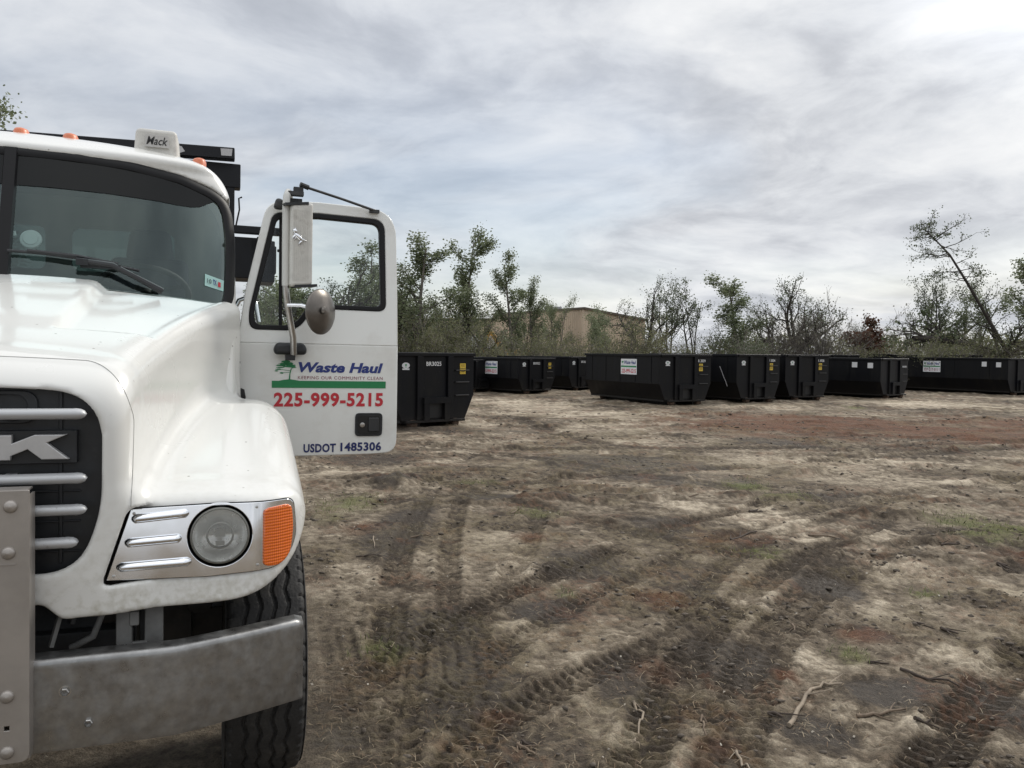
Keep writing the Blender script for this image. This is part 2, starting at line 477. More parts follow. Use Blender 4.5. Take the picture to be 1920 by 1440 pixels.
def hood_fn(u, v, w):
    a = np.sqrt(u*u+1e-6)
    # central hood
    half = .63+.10*v+.095*v*v
    top = 1.593+.286*(v-.1)-.13*a*a - .25*np.clip(.16-v, 0, None)
    rec = sstep(.295+.06*v, .350+.06*v, a)*sstep(.505+.28*np.clip(a-.33, 0, 1), .54+.28*np.clip(a-.33, 0, 1), v)*sstep(.0, .075, half-.03-a)
    bulge = .012*sstep(.36+.05*v, .28+.05*v, a)*sstep(.45, .7, v)
    top = top - .026*rec + bulge
    side = half + .03*np.clip(1.55-w, 0, 1)
    vf = .05*(a/.63)**4*.5 + .85*np.clip(w-1.40, 0, None)**2 + .10*np.clip(.86-w, 0, 1)
    core = smax(smax(w-top, a-side, .115-.045*sstep(.5, 1.4, v)), vf-v, .09)
    # fender with its headlight pod
    t = np.clip((v-.08)/1.0, 0, 1)
    ft = 1.090+.285*t*(1.25-.25*t) - .10*np.clip(a-.95, 0, 1)*(1-t)
    fo = 1.252 - .05*np.clip(w-1.05, 0, 1)
    vff = .075+.11*(w-.85)+3.0*np.clip(a-1.03, 0, None)**2
    fen = smax(smax(w-ft, a-fo, .17), vff-v, .055)
    fen = smax(fen, v-1.50, .1)
    f = smin(core, fen, .11)
    f = np.maximum(f, -(f+.028))
    # underside, wheel arch, cowl
    bot = .735+.055*sstep(.465, .385, a)
    f = smax(f, bot-w, .02)
    arch = .615-np.sqrt((v-.77)**2+(w-.34)**2)
    f = smax(f, np.minimum(arch, a-.80), .02)
    lc = smax(a-1.262, .73-w, .40)
    f = smax(f, lc, .012)
    f = smax(f, v-(1.315+.265*a*a), .012)
    # grille opening
    o = smax(smax(a-.566, w-(1.497-.07*a*a), .16), smax((a-.566)*.94+(1.085-w)*.34, .893-w, .10), .03)
    f = smax(f, -smax(o, v-.30, .01), .014)
    f = f - .0035*sstep(.082, .098, o)*sstep(.30, .22, v)*sstep(.95, 1.05, w)
    # flat pocket for the headlight panel
    pk = np.maximum(smax(smax(.566+(w-.838)*.307-a, a-1.207, .01), smax(.834-w, w-1.087, .01), .03), v-(vff+.004))
    pk = np.minimum(pk, np.maximum(np.sqrt((a-.935)**2+(w-.972)**2)-.107, v-.30))
    f = np.where(v < .45, np.maximum(f, -pk), f)
    return f

P, Q = sdf_mesh(hood_fn, (-1.30, -.06, .68), (1.30, 1.66, 2.02), .0115)
hood = link_mesh('hood', np_mesh('hood', P, Q), truck, ['white_paint'], smooth=180)

def cab_fn(u, v, w):
    a = np.sqrt(u*u+1e-6)
    side = 1.004-.055*np.clip(w-1.95, 0, 1)
    rf = 2.705-.075*a*a-.05*a**6-.70*np.clip(1.90-v, 0, 1)**2
    f = smax(w-rf, a-side, .20)
    fr = np.where(w > 2.5, vws(a, w)-.28*np.clip(w-2.545, 0, .04)/.04*.12, vws(a, w))
    f = smax(f, fr-v, .05)
    f = smax(f, v-2.72, .12)
    f = np.maximum(f, -(f+.035))
    f = smax(f, .95-w, .02)
    # windshield opening
    o = smax(smax(a-.978, w-(2.545-.135*a**5), .10), 1.88-.065*a*a-w, .05)
    f = smax(f, -smax(o, v-1.9, .02), .012)
    # door openings and rear windows
    d = smax(smax(1.70-v, v-2.58, .1), smax(1.05-w, w-2.44, .15), .05)
    f = smax(f, -np.maximum(d, .85-u), .012)
    sw = smax(smax(1.75-v, v-2.50, .1), smax(1.80-w, w-2.40, .1), .05)
    f = smax(f, -np.maximum(sw, u+.85), .012)
    rw = smax(smax(np.abs(a-.36)-.30, np.abs(w-2.22)-.14, .08), 2.55-v, .02)
    f = smax(f, -rw, .012)
    return f
P, Q = sdf_mesh(cab_fn, (-1.06, 1.14, .92), (1.06, 2.80, 2.76), .0135)
# fine seam between the grille surround and the hood skin
sm = []
for t in np.linspace(0, 1, 61):
    if t < .25: x, y = .652, .96+(1.36-.96)*t/.25
    elif t < .55:
        q = (t-.25)/.30*math.pi/2; x, y = .652-.165*(1-math.cos(q)), 1.36+.222*math.sin(q)
    else: x = .487*(1-(t-.55)/.45); y = 1.582+.012*(1-(x/.487)**2)
    vv = np.linspace(-.08, .5, 800); ff = hood_fn(np.full(800, x), vv, np.full(800, y))
    k = np.nonzero(ff < 0)[0]
    if len(k): sm.append((x, vv[k[0]]-.0012, y))
pbr('seam_grey', (.42, .415, .395), .7)
mbs = MB(); mbs.tube(sm, .0015, 5); mbs.tube([(-x, v, w) for x, v, w in sm], .0015, 5)
mbs.build('hood_seam', 'seam_grey', hood)
cab = link_mesh('cab', np_mesh('cab', P, Q), truck, ['white_paint'], smooth=180)

# ---- windshield
half = [(0, 1.875), (.30, 1.870), (.60, 1.850), (.86, 1.825), (.955, 1.822), (.984, 1.90), (.989, 2.06), (.987, 2.22), (.972, 2.35), (.945, 2.415), (.889, 2.457), (.736, 2.512), (.49, 2.545), (.25, 2.554), (0, 2.556)]
outl = half + [(-x, y) for x, y in half[-2:0:-1]]
outl = round_poly(outl, .03, 3)
def ws_patch(fn_in, fn_out, off, n=1):
    pass
def ring_strip(outline, inset, off):
    c = (0.0, 2.21)
    vs = []; fs = []; N = len(outline)
    for i, (x, y) in enumerate(outline):
        tx, ty = outline[(i+1) % N][0]-outline[i-1][0], outline[(i+1) % N][1]-outline[i-1][1]
        l = math.hypot(tx, ty) or 1
        nx, ny = -ty/l, tx/l
        for k, (d, o) in enumerate(((-.012, off+.012), (-.008, off-.002), (inset*.5, off-.008), (inset, off), (inset, off+.02))):
            px, py = x+nx*d, y+ny*d
            vs.append((px, float(vws(px, py))+o, py))
    for i in range(N):
        for k in range(4):
            a = i*5+k; b = ((i+1) % N)*5+k
            fs.append((a, a+1, b+1, b))
    return vs, fs
vs, fs = ring_strip(outl, .036, 0.0)
MB().add(vs, fs).build('windshield_seal', 'black_rubber', truck, smooth=60)
vs = []; fs = []; N = len(outl); RN = 14
for r in range(RN+1):
    s = r/RN
    for x, y in outl:
        px, py = x*s, 2.21+(y-2.21)*s
        vs.append((px, float(vws(px, py))+.008, py))
for r in range(RN):
    for i in range(N):
        fs.append((r*N+i, r*N+(i+1) % N, (r+1)*N+(i+1) % N, (r+1)*N+i))
ws = MB().add(vs, fs).build('windshield', 'windshield_glass', truck, smooth=180)
# dark band across the top of the glass
us = np.linspace(-.955, .955, 90)
lowc = np.interp(np.abs(us), [0, .17, .40, .64, .72, .79, .83, .852, .88, .903, .955], [2.374, 2.376, 2.374, 2.366, 2.358, 2.358, 2.368, 2.382, 2.40, 2.408, 2.41])
upc = np.interp(np.abs(us), [p[0] for p in half[::-1] if p[1] > 2.38], [p[1] for p in half[::-1] if p[1] > 2.38])
vs = []; fs = []
for k in range(9):
    for i, u in enumerate(us):
        w = lowc[i]+(max(upc[i], lowc[i]+.002)-lowc[i])*k/8
        vs.append((u, float(vws(u, w))+.004, w))
n = len(us)
for k in range(8):
    for i in range(n-1): fs.append((k*n+i, k*n+i+1, (k+1)*n+i+1, (k+1)*n+i))
m = pbr('dark_band', (0.008, 0.009, 0.009), 0.25, spec=0.25)
MB().add(vs, fs).build('dark_band', 'dark_band', ws, smooth=180)
# centre divider
mb = MB()
pts = [(float(vws(0, w)), w) for w in np.linspace(1.92, 2.556, 12)]
vs = []
for v, w in pts: vs += [(-.031, v+.006, w), (-.024, v-.012, w), (.024, v-.012, w), (.031, v+.006, w)]
fs = [(i*4+k, i*4+k+1, i*4+k+5, i*4+k+4) for i in range(11) for k in range(3)]
mb.add(vs, fs).build('centre_divider', 'black_rubber', ws, smooth=40)
def on_ws(u, w, off): return (u, float(vws(u, w))+off, w)
# wiper
mb = MB()
mb.tube([on_ws(.02, 2.055, -.025), on_ws(.18, 2.05, -.022), on_ws(.33, 2.036, -.022), on_ws(.56, 1.998, -.025)], .0075, 6)
mb.tube([on_ws(.10, 2.058, -.04), on_ws(.30, 2.046, -.05), on_ws(.47, 2.022, -.04)], .0085, 6)
mb.tube([on_ws(.30, 2.03, -.05), on_ws(.335, 2.022, -.055), on_ws(.45, 2.012, -.06), on_ws(.55, 1.962, -.055), on_ws(.66, 1.905, -.03)], [.011, .014, .014, .013, .017], 8)
mb.box(on_ws(.325, 2.018, -.055), (.05, .02, .028))
mb.box(on_ws(.40, 2.004, -.045), (.17, .012, .02))
mb.build('wiper', 'black_plastic', truck, smooth=40)
mb = MB()
mb.tube([on_ws(-.98+.02, 2.035, -.025), on_ws(-.70, 2.05, -.022), on_ws(-.40, 2.0, -.025)], .0075, 6)
mb.tube([on_ws(-.66, 2.03, -.05), on_ws(-.5, 1.99, -.055), on_ws(-.34, 1.915, -.03)], [.012, .013, .017], 8)
mb.build('wiper', 'black_plastic', truck, smooth=40)
# inspection sticker and suction mount behind the glass
mb = MB()
q = [on_ws(.852, 1.952, .002), on_ws(.942, 1.928, .002), on_ws(.944, 1.985, .002), on_ws(.853, 2.013, .002)]
mb.add(q, [(0, 1, 2, 3)], 0)
Mst = frame(on_ws(.852, 1.952, -.001), Vector(q[1])-Vector(q[0]), Vector(q[3])-Vector(q[0]))
put_text(mb, '10', .012, .034, .018, .042, 1, Mst, bold=.01, z=.0035)
put_text(mb, 'TX', .042, .062, .018, .046, 2, Mst, bold=.03, z=.0035)
mb.box((.077, .028, .0035), (.014, .026, .001), 3, Mst)
mb.build('sticker', ['sticker_teal', 'black_ink', 'blue_ink', 'red_ink'], ws)
mb = MB()
M = frame(on_ws(.10, 2.122, .016), (1, 0, 0), (0, .29, .957))
mb.lathe([(.0, .004), (.030, .004), (.033, .0), (.044, -.002), (.046, -.01)], 24, 0, M)
M = frame(on_ws(.02, 2.138, .014), (1, .1, .2), (-.2, .29, .957))
mb.box((0, 0, 0), (.044, .022, .004), 0, M)
pbr('mount_pale', (.55, .62, .62), .5)
mb.build('suction_mount', 'mount_pale', ws, smooth=40)

# ---- interior
mb = MB()
mb.box((0, 2.15, 2.54), (1.70, .90, .02))
mb.build('headliner', 'interior_dark', truck)
me = plate_mesh([[(-.93, 1.0), (.93, 1.0), (.93, 2.56), (-.93, 2.56)], round_poly([(.07, 2.09), (.65, 2.09), (.65, 2.35), (.07, 2.35)], .05), round_poly([(-.65, 2.09), (-.07, 2.09), (-.07, 2.35), (-.65, 2.35)], .05)], .02)
bpn = MB().mesh(me, 0, frame((0, 2.655, 0), (1, 0, 0), (0, 0, 1))).build('back_panel', 'interior_grey', truck)
for s in (1, -1): MB().box((s*.36, 2.67, 2.22), (.62, .006, .30)).build('rear_window', 'rear_glass', bpn)
mb = MB()
vs = []
for u in np.linspace(-.93, .93, 15):
    b = float(vws(u, 1.9))
    vs += [(u, b+.06, 1.88-.06*u*u), (u, b+.22, 1.91-.04*u*u), (u, max(1.80, b+.3), 1.86), (u, 1.84, 1.5)]
fs = [(i*4+k, i*4+k+1, i*4+k+5, i*4+k+4) for i in range(14) for k in range(3)]
mb.add(vs, fs)
mb.build('dashboard', 'interior_grey', truck, smooth=50)
for s in (1, -1):
    mb = MB()
    mb.box((s*.52, 2.28, 1.52), (.50, .50, .16))
    mb.box((s*.52, 2.50, 1.86), (.48, .14, .62), taper=.9)
    mb.box((s*.52, 2.52, 2.25), (.28, .10, .20), taper=.8)
    mb.build('seat', 'seat_cloth', truck, bev=.04, seg=3)
mb = MB()
cen = Vector((.53, 1.98, 1.93)); ax = Vector((0, .55, .83)).normalized(); xx = Vector((1, 0, 0)); yy = ax.cross(xx)
mb.tube([cen+xx*.23*math.cos(t)+yy*.23*math.sin(t) for t in np.linspace(0, 2*math.pi, 33)], .016, 8, caps=False)
for t in (R(200), R(340), R(90)):
    mb.tube([cen, cen+xx*.23*math.cos(t)+yy*.23*math.sin(t)], .014, 6)
mb.tube([cen-ax*.02, cen+ax*.03], .05, 12); mb.tube([cen, cen-ax*.5], .03, 8)
mb.build('steering_wheel', 'interior_dark', truck, smooth=50)

# ---- roof fittings
pts_m = [-.81, -.24, -.02, .20, .815]
for u in pts_m:
    z = 2.695-.075*u*u-.05*abs(u)**6
    mb = MB()
    prof = [(.038, -.03), (.037, .008), (.031, .020), (.016, .026), (.0, .027)]
    mb.lathe(prof, 20, 0, Matrix.Translation((u, 1.78, z-.004)) @ Matrix.Diagonal((.95, 1.5, 1, 1)))
    mb.build('marker_light', 'marker_orange', truck, smooth=60)
mb = MB()
mb.box((.60, 1.93, 2.712), (.225, .26, .17), taper=.90)
bx = mb.build('roof_box', 'white_plastic', truck, bev=.025, seg=3)
mb = MB()
Mf = frame((.605, 1.80-.0045, 2.725), (1, 0, 0), (0, .075, .997))
me = plate_mesh([round_poly([(-.060, -.032), (.062, -.032), (.056, .034), (-.056, .034)], .006)], .004, .001)
mb.mesh(me, 0, Mf)
put_text(mb, 'Mack', -.052, .052, -.020, .024, 1, Mf, bold=.010, shear=.3, z=.0035)
pbr('badge_silver', (.48, .47, .45), .5)
mb.build('name_badge', ['badge_silver', 'black_ink'], bx)

# ---- hoist frame behind the cab
mb = MB()
mb.bar((-1.01, 2.90, 2.893), (1.01, 2.90, 2.945), .10, .075); mb.box((.02, 3.00, 2.815), (2.06, .12, .16))
for s in (1, -1):
    mb.box((s*.985, 3.0, 1.85), (.055, .10, 1.80))
mb.box((.60, 2.92, 2.448), (1.46, .07, .05)); mb.box((0, 3.0, 2.68), (1.95, .05, .16))
for x, w0, w1, uu in ((1.0, 2.12, 2.40, .24), (1.18, 2.10, 2.385, .16), (1.27, 2.16, 2.35, .08), (1.22, 2.30, 2.41, .10)):
    mb.box((x+uu/2-.06, 3.10, (w0+w1)/2), (uu, .35, w1-w0))
mb.tube([(1.30, 3.0, 2.33), (1.36, 3.0, 2.33)], .012, 8)
mb.box((0, 5.6, 1.05), (.9, 5.2, .22))
mb.box((-.2, 3.1, 1.4), (1.2, .3, .9))
hf = mb.build('hoist_frame', 'black_steel', truck, bev=.006, seg=1)
mb = MB()
mb.add([(.925, 2.846, 2.922), (.99, 2.846, 2.924), (.995, 2.846, 2.972), (.92, 2.846, 2.968)], [(0, 1, 2, 3)])
mb2 = MB(); mb2.add([(.66, 2.846, 2.908), (.70, 2.846, 2.925), (.68, 2.846, 2.955), (.655, 2.846, 2.96)], [(0, 1, 2, 3)])
pbr('worn_patch', (.42, .42, .43), .6)
mb.build('worn_label', 'worn_patch', hf)
mb2.build('paint_chip', 'worn_patch', hf)
MB().tube([(1.02, 2.75, 2.45), (1.04, 2.72, 2.55), (1.035, 2.7, 2.62), (1.055, 2.7, 2.63)], .006, 6).build('hose', 'black_rubber', truck, smooth=60)
MB().tube([(1.0, 2.3, 1.86), (1.035, 2.3, 1.93), (1.08, 2.3, 1.95), (1.13, 2.3, 1.92), (1.15, 2.3, 1.80)], .014, 8).build('grab_handle', 'chrome', truck, smooth=60)

# ---- grille
mb = MB()
me = plate_mesh([round_poly([(-.54, .875), (.54, .875), (.60, 1.1), (.60, 1.512), (-.60, 1.512), (-.60, 1.1)], [.06, .06, .05, .17, .17, .05])], .02)
mb.mesh(me, 0, frame((0, .085, 0), (1, 0, 0), (0, 0, 1)))
me = plate_mesh([round_poly([(-.375, 1.375), (.375, 1.375), (.375, 1.482), (-.375, 1.482)], .05), round_poly([(-.345, 1.385), (.345, 1.385), (.345, 1.468), (-.345, 1.468)], .04)], .012, .003)
mb.mesh(me, 0, frame((0, .068, 0), (1, 0, 0), (0, 0, 1)))
mb.box((0, .06, 1.30), (.985, .045, .108))
for u in (-.44, .44): mb.box((u, .072, 1.2), (.012, .01, .58))
for w in (1.15, 1.05, .95): mb.box((0, .072, w), (1.0, .008, .006))
grille = mb.build('grille', 'black_plastic', truck, bev=.004, seg=1)
for w, e in ((1.411, .526), (1.203, .528), (1.101, .528), (.995, .503)):
    mb = MB()
    vs = []; fs = []
    us = [-e, -e+.006, -e+.016, -e+.03] + [-(e-.040), -(e-.0395)] + [(e-.0395), (e-.040)][::-1] + [e-.03, e-.016, e-.006, e]
    us = sorted(us); n = 16
    for u in us:
        d = e-abs(u); k = math.sqrt(max(.0, 1-(1-min(1, d/.03))**2)) if d < .03 else 1.0
        if abs(abs(u)-(e-.03975)) < .0006: k = .955
        for j in range(n):
            a = 2*math.pi*j/n
            vs.append((u, -.005-.024*math.cos(a)*(.4+.6*k), w+.0185*math.sin(a)*max(k, .05)))
    for i in range(len(us)-1):
        for j in range(n): fs.append((i*n+j, i*n+(j+1) % n, (i+1)*n+(j+1) % n, (i+1)*n+j))
    fs += [tuple(range(n)), tuple(range((len(us)-1)*n, len(us)*n))]
    mb.add(vs, fs)
    for s in (-.3, .3): mb.box((s, .04, w), (.03, .08, .02))
    mb.build('grille_bar', 'bar_silver', grille, smooth=50)
K = [(.225, 1.263), (.225, 1.343), (.312, 1.343), (.312, 1.316), (.375, 1.343), (.467, 1.343), (.410, 1.317), (.473, 1.263), (.395, 1.2635), (.356, 1.297), (.309, 1.276), (.308, 1.263)]
Cc = [(.0, 1.263), (.0, 1.343), (.205, 1.343), (.205, 1.316), (.085, 1.316), (.085, 1.290), (.205, 1.290), (.205, 1.263)]
A = [(-.235, 1.263), (-.165, 1.343), (-.085, 1.343), (-.015, 1.263), (-.085, 1.263), (-.102, 1.283), (-.148, 1.283), (-.165, 1.263)]
Mm = [(-.470, 1.263), (-.470, 1.343), (-.405, 1.343), (-.36, 1.308), (-.315, 1.343), (-.25, 1.343), (-.25, 1.263), (-.32, 1.263), (-.32, 1.300), (-.36, 1.274), (-.40, 1.300), (-.40, 1.263)]
mb = MB()
for pl in (K, Cc, A, Mm):
    mb.mesh(plate_mesh([pl], .024, .003, bres=1), 0, frame((0, .022, 0), (1, 0, 0), (0, 0, 1)))
pbr('letter_silver', (.55, .55, .55), .42, metal=.5, var=.1, vscale=14)
mb.build('emblem', 'letter_silver', grille)

# ---- headlight panels, one on each side
def vff(a, w): return .075+.11*(w-.85)+3.0*max(0.0, a-1.03)**2
def pod_plate(pts, off, thick, nx=26, ny=10):
    """sheet following the pod face; pts = 4 sides given as left(w), right edges"""
    pass
for s in (1, -1):
    poly = round_poly([(.575, .842), (.648, 1.077), (.90, 1.083), (1.192, 1.082), (1.205, .93), (1.15, .846), (.90, .834)], [.004, .004, 0, .035, .05, .08, 0], 6)
    def pod(polys, off, thick, bevel, matname, name, parent, sub=True, mats=None):
        me = plate_mesh(polys, thick, bevel, z=0, bres=1)
        bm = bmesh.new(); bm.from_mesh(me)
        bmesh.ops.triangulate(bm, faces=[f for f in bm.faces if len(f.verts) > 4])
        for x in np.arange(1.03, 1.24, .015):
            bmesh.ops.bisect_plane(bm, geom=bm.verts[:]+bm.edges[:]+bm.faces[:], plane_co=(x, 0, 0), plane_no=(1, 0, 0))
        for v in bm.verts:
            u, w, z = v.co
            v.co = (s*u, vff(u, w)-off-z, w)
        if s < 0: bmesh.ops.reverse_faces(bm, faces=bm.faces[:])
        me2 = bpy.data.meshes.new(name); bm.to_mesh(me2); bm.free()
        bm = bmesh.new(); bm.from_mesh(me2); bmesh.ops.recalc_face_normals(bm, faces=bm.faces); bm.to_mesh(me2); bm.free()
        return link_mesh(name, me2, parent, [matname], smooth=35)
    ring = [(.935+.108*math.cos(t), .972+.108*math.sin(t)) for t in np.linspace(0, 2*math.pi, 48, endpoint=False)]
    grow = [( .935+(x-.935)*1.007, .96+(y-.96)*1.022) for x, y in poly]
    panel = pod([poly, ring], .006, .010, .002, 'chrome', 'headlight_panel', truck)
    pod([grow, ring], .0015, .006, .001, 'black_rubber', 'panel_gasket', panel)
    # louvres pressed into the panel
    for (u0, w0), (u1, w1) in (((.648, 1.043), (.835, 1.057)), ((.628, .964), (.812, .972)), ((.603, .884), (.845, .890))):
        mb = MB(); prof = []
        n = 12; L = 14
        vs = []; fs = []
        for i in range(L+1):
            t = i/L; u = u0+(u1-u0)*t; w = w0+(w1-w0)*t
            e = min(1, min(t, 1-t)*(u1-u0)/.018); k = math.sqrt(max(0, 1-(1-e)**2))
            for j in range(n+1):
                a = math.pi*j/n
                ww = w+.0165*math.cos(a)*(.35+.65*k); vv = vff(u, w)-.008-.022*k*math.sin(a)*(1.0 if a > 1.2 else .9)
                vs.append((s*u, vv, ww))
        for i in range(L):
            for j in range(n): fs.append((i*(n+1)+j, i*(n+1)+j+1, (i+1)*(n+1)+j+1, (i+1)*(n+1)+j))
        mb.add(vs, fs).build('louvre', 'chrome', panel, smooth=60)
    for u, w in ((.658, 1.062), (.598, .856), (1.058, 1.066), (1.062, .862)):
        mb = MB(); mb.lathe([(.0055, 0), (.005, .004), (0, .0045)], 10, 0, frame((s*u, vff(u, w)-.011, w), (1, 0, 0), (0, .11, .99)))
        mb.build('screw', 'dull_chrome', panel)
    # headlight: bucket, reflector, fluted lens, rim
    M = frame((s*.935, vff(.935, .972)-.004, .972), (1, 0, 0), (0, .11, .994))
    mb = MB(); mb.lathe([(.108, .004), (.104, -.006), (.100, -.05), (.0, -.06)], 48, 0, M)
    hl = mb.build('headlight', 'black_rubber', truck, smooth=40)
    mb = MB(); mb.lathe([(.117, .001), (.1165, .0055), (.109, .0055), (.107, -.004)], 56, 0, M)
    mb.build('trim_ring', 'chrome', hl, smooth=40)
    mb = MB(); mb.lathe([(.099, -.012), (.099, .006), (.094, .009), (.091, .004)], 48, 0, M)
    pbr('lamp_rim', (.20, .20, .18), .4, metal=.6)
    mb.build('retaining_ring', 'lamp_rim', hl, smooth=40)
    mb = MB(); mb.lathe([(.092, .003), (.080, -.012), (.055, -.034), (.025, -.048), (0, -.05)], 48, 0, M)
    mb.lathe([(.040, -.012), (.047, -.006), (.047, .006), (.043, .008), (.040, -.008)], 40, 1, M); mb.box((0, .008, -.01), (.034, .026, .02), 1, M); mb.box((0, -.028, -.004), (.03, .016, .01), 1, M)
    pbr('reflector', (.86, .87, .84), .22, metal=.75, rvar=.1, vscale=40)
    mb.build('reflector', ['reflector', 'lamp_rim'], hl, smooth=60)
    vs = []; fs = []; nr, na = 30, 96
    for i in range(nr+1):
        r = .0925*i/nr
        for j in range(na):
            a = 2*math.pi*j/na; x = r*math.cos(a); y = r*math.sin(a)
            z = .006+.016*(1-(r/.0925)**2) + .0016*abs(math.sin(x*300))
            vs.append((x, y, z))
    for i in range(nr):
        for j in range(na): fs.append((i*na+j, i*na+(j+1) % na, (i+1)*na+(j+1) % na, (i+1)*na+j))
    mb = MB(); mb.add(vs, fs, 0, M); mb.build('lens', 'lamp_glass', hl, smooth=25)
    # turn signal
    tp = round_poly([(1.082, .856), (1.083, 1.052), (1.10, 1.060), (1.184, 1.066), (1.192, .97), (1.178, .882), (1.140, .850)], [.018, .014, 0, .03, .06, .05, .03], 5)
    m = MATS.get('amber_lens') or bpy.data.materials.new('amber_lens')
    if 'amber_lens' not in MATS:
        m.use_nodes = True; nt = m.node_tree; b = nt.nodes['Principled BSDF']
        b.inputs['Roughness'].default_value = .08; b.inputs['Coat Weight'].default_value = .6
        tc = nd(nt, 'ShaderNodeTexCoord'); mp = nd(nt, 'ShaderNodeMapping'); mp.inputs['Rotation'].default_value = (0, 0, 0)
        lk(nt, tc.outputs['Object'], mp.inputs[0])
        w1 = nd(nt, 'ShaderNodeTexWave', wave_type='BANDS', bands_direction='X', i_Scale=46.0); lk(nt, mp.outputs[0], w1.inputs['Vector'])
        w2 = nd(nt, 'ShaderNodeTexWave', wave_type='BANDS', bands_direction='Z', i_Scale=30.0, i_Distortion=1.0); lk(nt, mp.outputs[0], w2.inputs['Vector'])
        hgt = math_n(nt, 'ADD', w1.outputs['Fac'], w2.outputs['Fac'])
        bp = nd(nt, 'ShaderNodeBump', i_Strength=.35, i_Distance=.004); lk(nt, hgt, bp.inputs['Height']); lk(nt, bp.outputs[0], b.inputs['Normal'])
        c = ramp(nt, math_n(nt, 'MULTIPLY', hgt, .5), [(.15, (.60, .085, .004)), (.8, (.88, .19, .008))]); lk(nt, c, b.inputs['Base Color'])
        MATS['amber_lens'] = m
    pod([tp], .014, .016, .005, 'amber_lens', 'turn_signal', truck)

# ---- front bumper and centre plate
us = np.concatenate([np.linspace(-1.226, -.80, 16), np.linspace(-.75, .75, 15), np.linspace(.80, 1.226, 16)])
def bv(a): return -.055 + (.17*((a-.79)/.436)**1.12 if a > .79 else 0)
prof = [(.345, .035), (.338, .03), (.336, .012), (.340, .002), (.350, 0), (.48, -.002), (.605, -.0005), (.616, 0), (.6245, .0018), (.6295, .0055), (.6318, .011), (.632, .018), (.632, .075)]
vs = []; fs = []; n = len(prof)
for u in us:
    a = abs(u); ew = max(0, (a-1.205)/.021)
    for w, dv in prof:
        vs.append((u, bv(a)+dv, w-(.012*ew*ew if w > .6 else 0)))
for i in range(len(us)-1):
    for j in range(n-1): fs.append((i*n+j, i*n+j+1, (i+1)*n+j+1, (i+1)*n+j))
mb = MB(); mb.add(vs, fs)
bumper = mb.build('bumper', 'steel', truck, smooth=50)
md = bumper.modifiers.new('solid', 'SOLIDIFY'); md.thickness = .007; md.offset = 0
def bolt(u, w, v, parent, r=.0145, name='bolt', mat='dull_chrome'):
    mb = MB()
    M = frame((u, v, w), (1, 0, 0), (0, 0, 1))
    mb.lathe([(r*1.25, 0), (r*1.25, .003), (r, .003)], 20, 0, M)
    mb.lathe([(r*.92, .003), (r*.92, .012), (r*.75, .015)], 6, 0, M)
    return mb.build(name, mat, parent)
for s in (1, -1):
    bolt(s*.474, .529, -.058, bumper); bolt(s*.541, .419, -.056, bumper)
sq = [(x, y) for x, y in ((.318, .447), (.332, .447), (.332, .461), (.318, .461))]
me = plate_mesh([round_poly([(-.386, .343), (.386, .343), (.386, 1.187), (-.386, 1.187)], [.03, .03, .004, .004], 5), sq, [(-x, y) for x, y in sq]], .008, .002)
mb = MB(); mb.mesh(me, 0, frame((0, -.112, 0), (1, 0, 0), (0, 0, 1)))
for s in (1, -1): mb.box((s*.383, -.072, .76), (.006, .072, .82))
mb.box((0, -.075, 1.184), (.76, .07, .006)); mb.box((0, -.1175, .961), (.70, .004, .0025))
tow = mb.build('centre_plate', 'plate_steel', truck)
for s in (1, -1):
    for u, w in ((.336, 1.138), (.330, .996), (.326, .553), (.326, .379)):
        mb = MB(); mb.lathe([(.020, 0), (.0185, .006), (.013, .010), (0, .012)], 20, 0, frame((s*u, -.116, w), (1, 0, 0), (0, 0, 1)))
        mb.build('rivet', 'plate_steel', tow, smooth=60)

# ---- wheels
def make_tyre():
    NA, NL = 320, 72
    lat = np.linspace(-.147, .147, NL)
    th = np.linspace(0, 2*math.pi, NA, endpoint=False)
    TH, LA = np.meshgrid(th, lat, indexing='ij')
    r = .528-.010*(LA/.147)**2-.02*np.clip((np.abs(LA)-.13)/.017, 0, 1)**2
    tri = 2*np.abs((TH*26/(2*math.pi)) % 1-.5)*2-1
    for c in (-.078, -.027, .027, .078):
        d = np.abs(LA-(c+.0085*tri)); r -= .013*sstep(.0085, .0045, d)
    slot = sstep(.10, .06, np.abs(((TH*52/(2*math.pi)) % 1)-.5))*sstep(.118, .126, np.abs(LA))
    r -= .010*slot
    V = np.stack([LA, r*np.sin(TH), r*np.cos(TH)], -1)
    side = [(-.152, .50), (-.158, .47), (-.160, .42), (-.152, .36), (-.135, .315), (-.12, .295)]
    rows = []
    for l, rr in side[::-1]: rows.append(np.stack([np.full(NA, l), rr*np.sin(th), rr*np.cos(th)], -1))
    for j in range(NL): rows.append(V[:, j])
    for l, rr in side: rows.append(np.stack([np.full(NA, -l), rr*np.sin(th), rr*np.cos(th)], -1))
    A = np.stack(rows, 0); m = len(rows)
    idx = np.arange(m*NA).reshape(m, NA)
    q = np.stack([idx[:-1], idx[1:], np.roll(idx, -1, 1)[1:], np.roll(idx, -1, 1)[:-1]], -1).reshape(-1, 4)
    return np_mesh('tyre', A.reshape(-1, 3), q)
tyre_me = make_tyre()
tyre_me.materials.append(MATS['tyre_rubber'])
tyre_me.polygons.foreach_set('use_smooth', [True]*len(tyre_me.polygons)); tyre_me.set_sharp_from_angle(angle=R(40))
